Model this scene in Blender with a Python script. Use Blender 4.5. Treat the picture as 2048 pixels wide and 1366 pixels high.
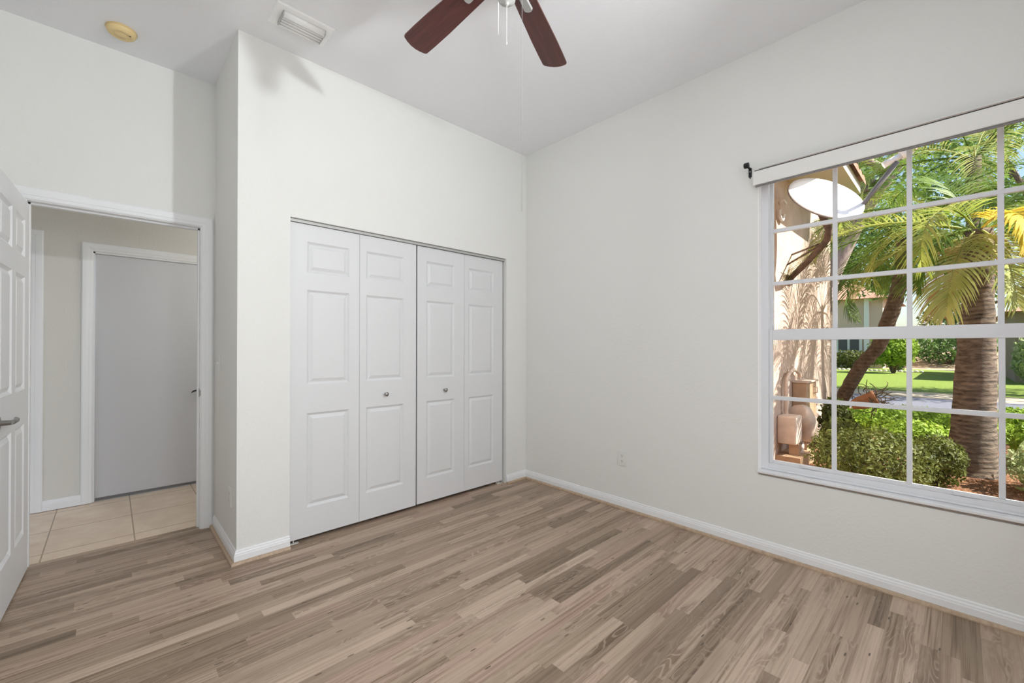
import bpy, bmesh, math, random
from mathutils import Vector, Matrix, noise as mnoise

random.seed(7)
PI = math.pi
for o in list(bpy.data.objects):
    bpy.data.objects.remove(o)
SC = bpy.context.scene
COL = SC.collection

# ---------------------------------------------------------------- camera
F, YAW, PITCH, ROLL = 847.89, 0.81303, 0.00396, 0.00113
cam_d = bpy.data.cameras.new('camera')
cam_d.sensor_fit = 'HORIZONTAL'
cam_d.sensor_width = 36.0
cam_d.lens = F / 2048 * 36.0
cam_d.shift_y = 8.68 / 2048
cam_d.clip_start = 0.02
cam_d.clip_end = 500
cam = bpy.data.objects.new('camera', cam_d)
COL.objects.link(cam)
_fw = Vector((math.cos(YAW), math.sin(YAW), 0))
_rt = Vector((math.sin(YAW), -math.cos(YAW), 0))
_up = Vector((0, 0, 1))
fw = _fw * math.cos(PITCH) + _up * math.sin(PITCH)
up = _up * math.cos(PITCH) - _fw * math.sin(PITCH)
rt = _rt * math.cos(ROLL) + up * math.sin(ROLL)
up = up * math.cos(ROLL) - _rt * math.sin(ROLL)
m = Matrix((rt, up, -fw)).transposed().to_4x4()
m.translation = (0, 0, 1.25)
cam.matrix_world = m
SC.camera = cam

# ---------------------------------------------------------------- colour management
SC.view_settings.view_transform = 'Standard'
SC.view_settings.look = 'None'
SC.view_settings.gamma = 1
SC.view_settings.use_curve_mapping = False
SC.view_settings.exposure = 0.0
try:
    SC.cycles.max_bounces = 10
    SC.cycles.diffuse_bounces = 6
    SC.cycles.transparent_max_bounces = 12
    SC.cycles.sample_clamp_indirect = 6
    SC.cycles.use_denoising = True
except Exception:
    pass

# ---------------------------------------------------------------- sky and sun
SUN_DIR = Vector((0.22, -0.66, 0.72)).normalized()      # towards the sun
world = bpy.data.worlds.new('sky')
SC.world = world
world.use_nodes = True
wn = world.node_tree
bg = wn.nodes['Background']
sky = wn.nodes.new('ShaderNodeTexSky')
sky.sky_type = 'NISHITA'
sky.sun_disc = False
sky.sun_elevation = math.asin(SUN_DIR.z)
sky.sun_rotation = math.atan2(SUN_DIR.x, SUN_DIR.y)
sky.air_density = 1.0
sky.dust_density = 1.5
wn.links.new(sky.outputs[0], bg.inputs[0])
bg.inputs[1].default_value = 0.24

def lamp(name, kind, loc, energy, color=(1, 1, 1), target=None, size=None, size_y=None, spread=None):
    d = bpy.data.lights.new(name, kind)
    d.energy = energy
    d.color = color
    if kind == 'AREA':
        d.shape = 'RECTANGLE' if size_y else 'DISK'
        d.size = size
        if size_y:
            d.size_y = size_y
        if spread:
            d.spread = spread
    elif kind == 'POINT':
        d.shadow_soft_size = size
    o = bpy.data.objects.new(name, d)
    o.location = loc
    if target is not None:
        o.rotation_euler = (Vector(target) - Vector(loc)).to_track_quat('-Z', 'Y').to_euler()
    COL.objects.link(o)
    return o

sun = lamp('sun', 'SUN', (0, 0, 20), 13.0, (1.0, 0.95, 0.86))
sun.data.angle = math.radians(0.6)
sun.rotation_euler = (-SUN_DIR).to_track_quat('-Z', 'Y').to_euler()
# the photographer's flash on its stand, and two unseen fill lights added behind the camera
lamp('camera_flash', 'AREA', (1.50, -0.10, 2.45), 36, (0.935, 0.975, 1.0), target=(-1.5, 2.5, 2.95), size=0.09)
lamp('fill_light', 'AREA', (0.6, -0.8, 1.8), 18, (0.935, 0.975, 1.0), target=(-0.5, 3.6, 2.0), size=0.6)
lamp('low_fill_light', 'AREA', (1.8, -1.0, 1.0), 14, (0.935, 0.975, 1.0), target=(-0.5, 2.6, 1.0), size=0.6)
# fill light added right of the doorway, and one for warm glow at left
lamp('hall_fill', 'POINT', (1.3, 4.2, 2.0), 9.0, (1.0, 0.97, 0.92), size=0.1)
lamp('warm_hall_glow', 'POINT', (-1.2, 4.1, 1.2), 2.2, (1.0, 0.80, 0.45), size=0.1)

# ---------------------------------------------------------------- materials
MATS = {}

def new_mat(name):
    m = bpy.data.materials.new(name)
    m.use_nodes = True
    nt = m.node_tree
    return m, nt, nt.nodes['Principled BSDF']

def simple(name, col, rough=0.5, metal=0.0, spec=0.5, bump=None, vary=None):
    """plain finish; bump=(scale, strength, distance), vary=(scale, amount)"""
    if name in MATS:
        return MATS[name]
    m, nt, b = new_mat(name)
    b.inputs['Base Color'].default_value = (*col, 1)
    b.inputs['Roughness'].default_value = rough
    b.inputs['Metallic'].default_value = metal
    b.inputs['Specular IOR Level'].default_value = spec
    tc = nt.nodes.new('ShaderNodeTexCoord')
    if vary:
        n = nt.nodes.new('ShaderNodeTexNoise')
        n.inputs['Scale'].default_value = vary[0]
        n.inputs['Detail'].default_value = 4
        nt.links.new(tc.outputs['Object'], n.inputs['Vector'])
        r = nt.nodes.new('ShaderNodeValToRGB')
        r.color_ramp.elements[0].position = 0.3
        r.color_ramp.elements[1].position = 0.7
        a = vary[1]
        r.color_ramp.elements[0].color = (*[max(0, c * (1 - a)) for c in col], 1)
        r.color_ramp.elements[1].color = (*[min(1, c * (1 + a)) for c in col], 1)
        nt.links.new(n.outputs['Fac'], r.inputs[0])
        nt.links.new(r.outputs[0], b.inputs['Base Color'])
    if bump:
        n = nt.nodes.new('ShaderNodeTexNoise')
        n.inputs['Scale'].default_value = bump[0]
        n.inputs['Detail'].default_value = 3
        nt.links.new(tc.outputs['Object'], n.inputs['Vector'])
        bp = nt.nodes.new('ShaderNodeBump')
        bp.inputs['Strength'].default_value = bump[1]
        bp.inputs['Distance'].default_value = bump[2]
        nt.links.new(n.outputs['Fac'], bp.inputs['Height'])
        nt.links.new(bp.outputs[0], b.inputs['Normal'])
    MATS[name] = m
    return m

def leaf_mat(name, c1, c2, trans=0.35, scale=3.0, rough=0.5):
    m, nt, b = new_mat(name)
    out = nt.nodes['Material Output']
    tc = nt.nodes.new('ShaderNodeTexCoord')
    n = nt.nodes.new('ShaderNodeTexNoise')
    n.inputs['Scale'].default_value = scale
    n.inputs['Detail'].default_value = 3
    nt.links.new(tc.outputs['Object'], n.inputs['Vector'])
    r = nt.nodes.new('ShaderNodeValToRGB')
    r.color_ramp.elements[0].position = 0.33
    r.color_ramp.elements[1].position = 0.67
    r.color_ramp.elements[0].color = (*c1, 1)
    r.color_ramp.elements[1].color = (*c2, 1)
    nt.links.new(n.outputs['Fac'], r.inputs[0])
    nt.links.new(r.outputs[0], b.inputs['Base Color'])
    b.inputs['Roughness'].default_value = rough
    b.inputs['Specular IOR Level'].default_value = 0.2
    tr = nt.nodes.new('ShaderNodeBsdfTranslucent')
    nt.links.new(r.outputs[0], tr.inputs[0])
    mx = nt.nodes.new('ShaderNodeMixShader')
    mx.inputs[0].default_value = trans
    nt.links.new(b.outputs[0], mx.inputs[1])
    nt.links.new(tr.outputs[0], mx.inputs[2])
    nt.links.new(mx.outputs[0], out.inputs[0])
    MATS[name] = m
    return m

def math_node(nt, op, a, b=None, c=None):
    n = nt.nodes.new('ShaderNodeMath')
    n.operation = op
    for i, v in enumerate((a, b, c)):
        if v is None:
            continue
        if isinstance(v, (int, float)):
            n.inputs[i].default_value = v
        else:
            nt.links.new(v, n.inputs[i])
    return n.outputs[0]

def combine(nt, x, y, z=0.0):
    n = nt.nodes.new('ShaderNodeCombineXYZ')
    for i, v in enumerate((x, y, z)):
        if isinstance(v, (int, float)):
            n.inputs[i].default_value = v
        else:
            nt.links.new(v, n.inputs[i])
    return n.outputs[0]

def mixc(nt, fac, a, b, blend='MIX'):
    n = nt.nodes.new('ShaderNodeMix')
    n.data_type = 'RGBA'
    n.blend_type = blend
    for i, v in ((0, fac), (6, a), (7, b)):
        if isinstance(v, (int, float)):
            n.inputs[i].default_value = v
        elif isinstance(v, tuple):
            n.inputs[i].default_value = (*v, 1)
        else:
            nt.links.new(v, n.inputs[i])
    return n.outputs[2]

def ramp(nt, fac, stops):
    r = nt.nodes.new('ShaderNodeValToRGB')
    e = r.color_ramp.elements
    while len(e) < len(stops):
        e.new(0.5)
    for i, (p, c) in enumerate(stops):
        e[i].position = p
        e[i].color = (*c, 1)
    nt.links.new(fac, r.inputs[0])
    return r.outputs[0]

def noise_node(nt, vec, scale, detail=3.0, rough=0.5, dist=0.0):
    n = nt.nodes.new('ShaderNodeTexNoise')
    n.inputs['Scale'].default_value = scale
    n.inputs['Detail'].default_value = detail
    n.inputs['Roughness'].default_value = rough
    n.inputs['Distortion'].default_value = dist
    nt.links.new(vec, n.inputs['Vector'])
    return n.outputs['Fac']

def wood_floor_mat():
    m, nt, b = new_mat('laminate_strip_floor')
    tc = nt.nodes.new('ShaderNodeTexCoord')
    sp = nt.nodes.new('ShaderNodeSeparateXYZ')
    nt.links.new(tc.outputs['Object'], sp.inputs[0])
    x, y = sp.outputs[0], sp.outputs[1]
    row = math_node(nt, 'FLOOR', math_node(nt, 'DIVIDE', y, 0.0585))
    wr = nt.nodes.new('ShaderNodeTexWhiteNoise')
    wr.noise_dimensions = '1D'
    nt.links.new(row, wr.inputs['W'])
    xs = math_node(nt, 'ADD', math_node(nt, 'DIVIDE', x, 0.66), math_node(nt, 'MULTIPLY', wr.outputs['Value'], 13.7))
    warp = math_node(nt, 'MULTIPLY', math_node(nt, 'SINE', math_node(nt, 'MULTIPLY', xs, 2.3)), 0.28)
    col = math_node(nt, 'FLOOR', math_node(nt, 'ADD', xs, warp))
    w2 = nt.nodes.new('ShaderNodeTexWhiteNoise')
    w2.noise_dimensions = '2D'
    nt.links.new(combine(nt, row, col), w2.inputs['Vector'])
    idv = w2.outputs['Value']
    sc = nt.nodes.new('ShaderNodeSeparateColor')
    nt.links.new(w2.outputs['Color'], sc.inputs[0])
    id2, id3 = sc.outputs[1], sc.outputs[2]
    off = math_node(nt, 'MULTIPLY', idv, 71.0)
    # streaks along the strip
    v1 = combine(nt, math_node(nt, 'ADD', math_node(nt, 'MULTIPLY', x, 1.6), off), math_node(nt, 'MULTIPLY', y, 95.0), off)
    st = noise_node(nt, v1, 1.0, 5, 0.6)
    # cathedral figure: contour lines of a stretched noise
    v2 = combine(nt, math_node(nt, 'ADD', math_node(nt, 'MULTIPLY', x, 3.2), off), math_node(nt, 'MULTIPLY', y, 17.0), off)
    cn = noise_node(nt, v2, 1.0, 1.5, 0.45, 0.25)
    pp = math_node(nt, 'PINGPONG', math_node(nt, 'MULTIPLY', cn, 11.0), 0.5)
    pp = math_node(nt, 'MULTIPLY', pp, 2.0)
    lines = nt.nodes.new('ShaderNodeMapRange')
    lines.interpolation_type = 'SMOOTHSTEP'
    lines.inputs[1].default_value = 0.55
    lines.inputs[2].default_value = 1.0
    nt.links.new(pp, lines.inputs[0])
    # broad dark heartwood patches
    v3 = combine(nt, math_node(nt, 'ADD', math_node(nt, 'MULTIPLY', x, 2.2), off), math_node(nt, 'MULTIPLY', y, 16.0), off)
    patch = noise_node(nt, v3, 1.0, 2.5, 0.5)
    base = ramp(nt, idv, [(0.0, (0.245, 0.178, 0.125)), (0.2, (0.37, 0.275, 0.202)), (0.55, (0.44, 0.332, 0.25)),
                          (0.82, (0.55, 0.422, 0.326)), (1.0, (0.43, 0.303, 0.234))])
    base = mixc(nt, math_node(nt, 'MULTIPLY', math_node(nt, 'SUBTRACT', id3, 0.55), 0.5), base, (0.33, 0.25, 0.165))
    dark = mixc(nt, 1.0, base, (0.36, 0.305, 0.255), 'MULTIPLY')
    pm = nt.nodes.new('ShaderNodeMapRange')
    pm.interpolation_type = 'SMOOTHSTEP'
    pm.inputs[1].default_value = 0.50
    pm.inputs[2].default_value = 0.66
    nt.links.new(patch, pm.inputs[0])
    c = mixc(nt, math_node(nt, 'MULTIPLY', pm.outputs[0], math_node(nt, 'MULTIPLY_ADD', id2, 0.55, 0.12)), base, dark)
    sm = nt.nodes.new('ShaderNodeMapRange')
    sm.inputs[1].default_value = 0.44
    sm.inputs[2].default_value = 0.70
    nt.links.new(st, sm.inputs[0])
    c = mixc(nt, math_node(nt, 'MULTIPLY', sm.outputs[0], math_node(nt, 'MULTIPLY_ADD', id3, 0.75, 0.30)), c, dark)
    light = mixc(nt, 0.35, base, (0.68, 0.57, 0.47))
    figure = math_node(nt, 'MULTIPLY', lines.outputs[0], math_node(nt, 'MULTIPLY', math_node(nt, 'GREATER_THAN', id2, 0.38), 0.60))
    c = mixc(nt, math_node(nt, 'MULTIPLY', figure, math_node(nt, 'MULTIPLY_ADD', pm.outputs[0], 0.6, 0.4)), c, light)
    # short dark knots
    vk = combine(nt, math_node(nt, 'MULTIPLY', x, 2.6), math_node(nt, 'ADD', math_node(nt, 'MULTIPLY', y, 11.0), math_node(nt, 'MULTIPLY', x, 0.4)))
    vo = nt.nodes.new('ShaderNodeTexVoronoi')
    vo.voronoi_dimensions = '2D'
    vo.inputs['Scale'].default_value = 1.0
    nt.links.new(vk, vo.inputs['Vector'])
    scv = nt.nodes.new('ShaderNodeSeparateColor')
    nt.links.new(vo.outputs['Color'], scv.inputs[0])
    kn = math_node(nt, 'MULTIPLY', math_node(nt, 'LESS_THAN', math_node(nt, 'ADD', vo.outputs['Distance'], math_node(nt, 'MULTIPLY', st, 0.05)), 0.062), math_node(nt, 'GREATER_THAN', scv.outputs[0], 0.5))
    c = mixc(nt, math_node(nt, 'MULTIPLY', kn, 0.8), c, (0.07, 0.05, 0.035))
    # fine joints between the strips
    fy = math_node(nt, 'FRACT', math_node(nt, 'DIVIDE', y, 0.0585))
    jt = math_node(nt, 'LESS_THAN', math_node(nt, 'ABSOLUTE', math_node(nt, 'SUBTRACT', fy, 0.5)), 0.485)
    c = mixc(nt, math_node(nt, 'MULTIPLY', math_node(nt, 'SUBTRACT', 1.0, jt), 0.22), c, (0.14, 0.10, 0.075))
    nt.links.new(c, b.inputs['Base Color'])
    b.inputs['Roughness'].default_value = 0.42
    b.inputs['Specular IOR Level'].default_value = 0.35
    bp = nt.nodes.new('ShaderNodeBump')
    bp.inputs['Strength'].default_value = 0.08
    bp.inputs['Distance'].default_value = 0.002
    nt.links.new(st, bp.inputs['Height'])
    nt.links.new(bp.outputs[0], b.inputs['Normal'])
    return m

def tile_floor_mat():
    m, nt, b = new_mat('beige_floor_tile')
    tc = nt.nodes.new('ShaderNodeTexCoord')
    sp = nt.nodes.new('ShaderNodeSeparateXYZ')
    nt.links.new(tc.outputs['Object'], sp.inputs[0])
    x, y = sp.outputs[0], sp.outputs[1]
    TX, TY = 0.415, 0.445
    fx = math_node(nt, 'DIVIDE', math_node(nt, 'ADD', x, 0.297), TX)
    fy = math_node(nt, 'DIVIDE', math_node(nt, 'SUBTRACT', y, 3.815), TY)
    gx = math_node(nt, 'ABSOLUTE', math_node(nt, 'SUBTRACT', math_node(nt, 'FRACT', math_node(nt, 'ADD', fx, 0.5)), 0.5))
    gy = math_node(nt, 'ABSOLUTE', math_node(nt, 'SUBTRACT', math_node(nt, 'FRACT', math_node(nt, 'ADD', fy, 0.5)), 0.5))
    g = math_node(nt, 'MAXIMUM', math_node(nt, 'LESS_THAN', gx, 0.0085), math_node(nt, 'LESS_THAN', gy, 0.0085))
    wn2 = nt.nodes.new('ShaderNodeTexWhiteNoise')
    wn2.noise_dimensions = '2D'
    nt.links.new(combine(nt, math_node(nt, 'FLOOR', fx), math_node(nt, 'FLOOR', fy)), wn2.inputs['Vector'])
    nz = noise_node(nt, tc.outputs['Object'], 7, 5, 0.6)
    t = ramp(nt, nz, [(0.3, (0.70, 0.55, 0.42)), (0.7, (0.84, 0.71, 0.57))])
    t = mixc(nt, math_node(nt, 'MULTIPLY', wn2.outputs['Value'], 0.25), t, (0.74, 0.61, 0.49))
    c = mixc(nt, g, t, (0.40, 0.295, 0.21))
    nt.links.new(c, b.inputs['Base Color'])
    b.inputs['Roughness'].default_value = 0.4
    bp = nt.nodes.new('ShaderNodeBump')
    bp.inputs['Strength'].default_value = 0.5
    bp.inputs['Distance'].default_value = 0.002
    bp.invert = True
    nt.links.new(g, bp.inputs['Height'])
    nt.links.new(bp.outputs[0], b.inputs['Normal'])
    return m

def wood_dark_mat(name, c1, c2, axis_scale=(1.5, 40, 40)):
    m, nt, b = new_mat(name)
    tc = nt.nodes.new('ShaderNodeTexCoord')
    mp = nt.nodes.new('ShaderNodeMapping')
    mp.inputs['Scale'].default_value = axis_scale
    nt.links.new(tc.outputs['Object'], mp.inputs[0])
    n = noise_node(nt, mp.outputs[0], 1.5, 5, 0.65)
    c = ramp(nt, n, [(0.3, c1), (0.7, c2)])
    nt.links.new(c, b.inputs['Base Color'])
    b.inputs['Roughness'].default_value = 0.35
    return m

def glass_mat():
    m, nt, b = new_mat('window_glass')
    out = nt.nodes['Material Output']
    nt.nodes.remove(b)
    t = nt.nodes.new('ShaderNodeBsdfTransparent')
    t.inputs[0].default_value = (0.97, 0.985, 0.975, 1)
    g = nt.nodes.new('ShaderNodeBsdfGlossy')
    g.inputs['Roughness'].default_value = 0.02
    fr = nt.nodes.new('ShaderNodeFresnel')
    fr.inputs[0].default_value = 1.10
    mx = nt.nodes.new('ShaderNodeMixShader')
    nt.links.new(fr.outputs[0], mx.inputs[0])
    nt.links.new(t.outputs[0], mx.inputs[1])
    nt.links.new(g.outputs[0], mx.inputs[2])
    nt.links.new(mx.outputs[0], out.inputs[0])
    return m

def bark_mat(name, c1, c2, scale, rings=None, bump=0.02):
    m, nt, b = new_mat(name)
    tc = nt.nodes.new('ShaderNodeTexCoord')
    mp = nt.nodes.new('ShaderNodeMapping')
    mp.inputs['Scale'].default_value = scale
    nt.links.new(tc.outputs['Object'], mp.inputs[0])
    n = noise_node(nt, mp.outputs[0], 1.0, 6, 0.65, 0.4)
    h = n
    if rings:
        sp = nt.nodes.new('ShaderNodeSeparateXYZ')
        nt.links.new(tc.outputs['Object'], sp.inputs[0])
        w = math_node(nt, 'SINE', math_node(nt, 'ADD', math_node(nt, 'MULTIPLY', sp.outputs[2], rings), math_node(nt, 'MULTIPLY', n, 5.0)))
        h = math_node(nt, 'ADD', math_node(nt, 'MULTIPLY', n, 0.95), math_node(nt, 'MULTIPLY', w, 0.045))
    c = ramp(nt, h, [(0.28, c1), (0.68, c2)])
    nt.links.new(c, b.inputs['Base Color'])
    b.inputs['Roughness'].default_value = 0.9
    bp = nt.nodes.new('ShaderNodeBump')
    bp.inputs['Strength'].default_value = 0.9
    bp.inputs['Distance'].default_value = bump
    nt.links.new(h, bp.inputs['Height'])
    nt.links.new(bp.outputs[0], b.inputs['Normal'])
    return m

def ground_mat(name, stops, scale, detail=6, bump=(0.6, 0.03), stretch=(1, 1, 1), rough=0.95):
    m, nt, b = new_mat(name)
    tc = nt.nodes.new('ShaderNodeTexCoord')
    mp = nt.nodes.new('ShaderNodeMapping')
    mp.inputs['Scale'].default_value = stretch
    nt.links.new(tc.outputs['Object'], mp.inputs[0])
    n = noise_node(nt, mp.outputs[0], scale, detail, 0.7)
    nt.links.new(ramp(nt, n, stops), b.inputs['Base Color'])
    b.inputs['Roughness'].default_value = rough
    b.inputs['Specular IOR Level'].default_value = 0.2
    bp = nt.nodes.new('ShaderNodeBump')
    bp.inputs['Strength'].default_value = bump[0]
    bp.inputs['Distance'].default_value = bump[1]
    nt.links.new(n, bp.inputs['Height'])
    nt.links.new(bp.outputs[0], b.inputs['Normal'])
    return m

M_WALL = simple('wall_paint', (0.79, 0.79, 0.77), 0.85, spec=0.2, bump=(75, 0.35, 0.004))
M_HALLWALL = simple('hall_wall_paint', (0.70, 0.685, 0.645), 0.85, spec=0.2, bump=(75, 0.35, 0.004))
M_CEIL = simple('ceiling_paint', (0.86, 0.865, 0.89), 0.9, spec=0.15, bump=(110, 0.4, 0.004))
M_TRIM = simple('trim_paint', (0.84, 0.85, 0.87), 0.45)
M_DOOR = simple('door_paint', (0.71, 0.715, 0.73), 0.5)
M_HALLDOOR = simple('hall_door_paint', (0.68, 0.69, 0.72), 0.5, bump=(120, 0.12, 0.002))
M_OAK = wood_dark_mat('oak_moulding', (0.38, 0.265, 0.175), (0.53, 0.40, 0.285), (30, 30, 30))
M_FLOOR = wood_floor_mat()
M_TILE = tile_floor_mat()
M_DARK = simple('closet_shade', (0.05, 0.05, 0.05), 0.9)
M_NICKEL = simple('satin_nickel', (0.36, 0.35, 0.34), 0.32, 1.0)
M_STEEL = simple('track_steel', (0.50, 0.50, 0.49), 0.5, 0.2)
M_BLACK = simple('black_metal', (0.008, 0.008, 0.009), 0.4)
M_VINYL = simple('window_vinyl', (0.74, 0.75, 0.785), 0.4)
M_SILL = simple('marble_sill', (0.80, 0.81, 0.83), 0.35, vary=(9, 0.05))
M_REVEAL = simple('reveal_daylight_white', (0.94, 0.94, 0.95), 0.4)  # paler than the trim to imitate daylight on the reveal
M_GLASS = glass_mat()
M_SHADE = simple('shade_cassette', (0.80, 0.79, 0.77), 0.6)
M_PLATE = simple('white_plastic', (0.76, 0.76, 0.74), 0.4)
M_GAP = simple('shade_strip_dark', (0.045, 0.045, 0.045), 0.8)
M_VENT = simple('vent_white', (0.90, 0.90, 0.90), 0.4)
M_SLOT = simple('dark_slot', (0.12, 0.12, 0.12), 0.6)
M_AGED = simple('yellowed_plastic', (0.78, 0.60, 0.30), 0.5)
M_MAHOG = wood_dark_mat('mahogany_blade', (0.060, 0.014, 0.011), (0.135, 0.032, 0.024), (2.5, 45, 45))
M_CHAIN = simple('white_chain', (0.75, 0.74, 0.70), 0.4)
M_CORD = simple('grey_cord', (0.33, 0.32, 0.31), 0.6)
# outdoors
M_STUCCO = simple('peach_stucco', (0.56, 0.43, 0.36), 0.95, spec=0.1, bump=(30, 0.6, 0.02), vary=(5, 0.10))
M_STUCCO2 = simple('pink_stucco', (0.64, 0.49, 0.42), 0.95, spec=0.1, bump=(20, 0.4, 0.02))
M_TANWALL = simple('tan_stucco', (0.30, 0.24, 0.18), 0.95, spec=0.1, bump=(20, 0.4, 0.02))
M_SOFFIT = simple('cream_soffit', (0.55, 0.50, 0.42), 0.8)
M_TERRA = simple('terracotta_tile', (0.42, 0.22, 0.15), 0.9, vary=(4, 0.3))
M_DISH = simple('dish_white', (0.88, 0.88, 0.88), 0.4)
M_DISHGREY = simple('dish_grey', (0.20, 0.19, 0.19), 0.5)
M_RUST = simple('mast_brown', (0.10, 0.062, 0.042), 0.7, vary=(14, 0.4))
M_BOX = simple('box_tan', (0.46, 0.30, 0.19), 0.6, vary=(8, 0.15))
M_PALEBOX = simple('box_pale', (0.66, 0.52, 0.43), 0.7, vary=(10, 0.12))
M_FRAMEW = simple('house_white_trim', (0.80, 0.80, 0.80), 0.6)
M_HOUSEGLASS = simple('house_dark_glass', (0.06, 0.07, 0.08), 0.15)
M_LAWN = ground_mat('lawn_grass', [(0.25, (0.11, 0.17, 0.022)), (0.5, (0.20, 0.27, 0.05)), (0.75, (0.30, 0.34, 0.10))], 14, bump=(0.8, 0.06))
M_MULCH = ground_mat('bark_mulch', [(0.3, (0.13, 0.055, 0.03)), (0.5, (0.36, 0.17, 0.09)), (0.72, (0.62, 0.38, 0.24))], 22, bump=(1.0, 0.05), stretch=(1, 2.2, 1))
M_ROAD = ground_mat('asphalt', [(0.3, (0.13, 0.13, 0.165)), (0.7, (0.20, 0.20, 0.24))], 30, bump=(0.3, 0.01))
M_KERB = ground_mat('verge_dirt', [(0.3, (0.42, 0.33, 0.24)), (0.7, (0.66, 0.55, 0.42))], 9)
M_BANK = ground_mat('dry_bank', [(0.3, (0.38, 0.27, 0.17)), (0.7, (0.56, 0.42, 0.29))], 4)
M_STONE = simple('pale_stone', (0.66, 0.58, 0.50), 0.9, vary=(6, 0.25))
M_PALMBARK = bark_mat('palm_bark', (0.030, 0.020, 0.014), (0.25, 0.185, 0.14), (9, 9, 30), rings=130, bump=0.02)
M_DATEBARK = bark_mat('leaning_palm_bark', (0.05, 0.032, 0.02), (0.20, 0.13, 0.085), (14, 14, 14), rings=110, bump=0.03)
M_OAKBARK = bark_mat('pale_bark', (0.26, 0.19, 0.17), (0.55, 0.43, 0.39), (6, 6, 2), bump=0.03)
M_DARKBARK = bark_mat('dark_bark', (0.10, 0.07, 0.05), (0.26, 0.19, 0.14), (6, 6, 2), bump=0.03)
L_FROND = leaf_mat('frond_green', (0.075, 0.145, 0.018), (0.20, 0.29, 0.05), 0.4, 4)
L_FRONDY = leaf_mat('frond_yellow', (0.27, 0.34, 0.05), (0.52, 0.53, 0.15), 0.4, 3)
L_FRONDW = leaf_mat('frond_pale', (0.34, 0.38, 0.09), (0.56, 0.56, 0.20), 0.35, 3)
L_GOLD = leaf_mat('frond_gold', (0.66, 0.52, 0.04), (0.78, 0.62, 0.16), 0.4, 3)
L_DEAD = leaf_mat('frond_dead', (0.40, 0.24, 0.10), (0.58, 0.42, 0.20), 0.3, 3)
L_TREE = leaf_mat('tree_leaf', (0.11, 0.20, 0.045), (0.27, 0.38, 0.10), 0.4, 2)
L_TREED = leaf_mat('tree_leaf_dark', (0.05, 0.115, 0.035), (0.15, 0.25, 0.07), 0.4, 2)
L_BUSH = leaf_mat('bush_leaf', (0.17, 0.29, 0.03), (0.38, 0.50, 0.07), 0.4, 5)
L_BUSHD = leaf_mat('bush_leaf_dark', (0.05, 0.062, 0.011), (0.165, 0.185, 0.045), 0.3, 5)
L_BUSHP = leaf_mat('bush_leaf_pale', (0.24, 0.33, 0.12), (0.48, 0.52, 0.28), 0.35, 5)
L_RED = leaf_mat('red_bloom', (0.48, 0.12, 0.06), (0.58, 0.26, 0.16), 0.3, 5)
M_TWIG = simple('dry_twig', (0.11, 0.075, 0.045), 0.9)
M_CLAY = simple('clay_pot', (0.36, 0.16, 0.08), 0.85, vary=(9, 0.25))

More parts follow.
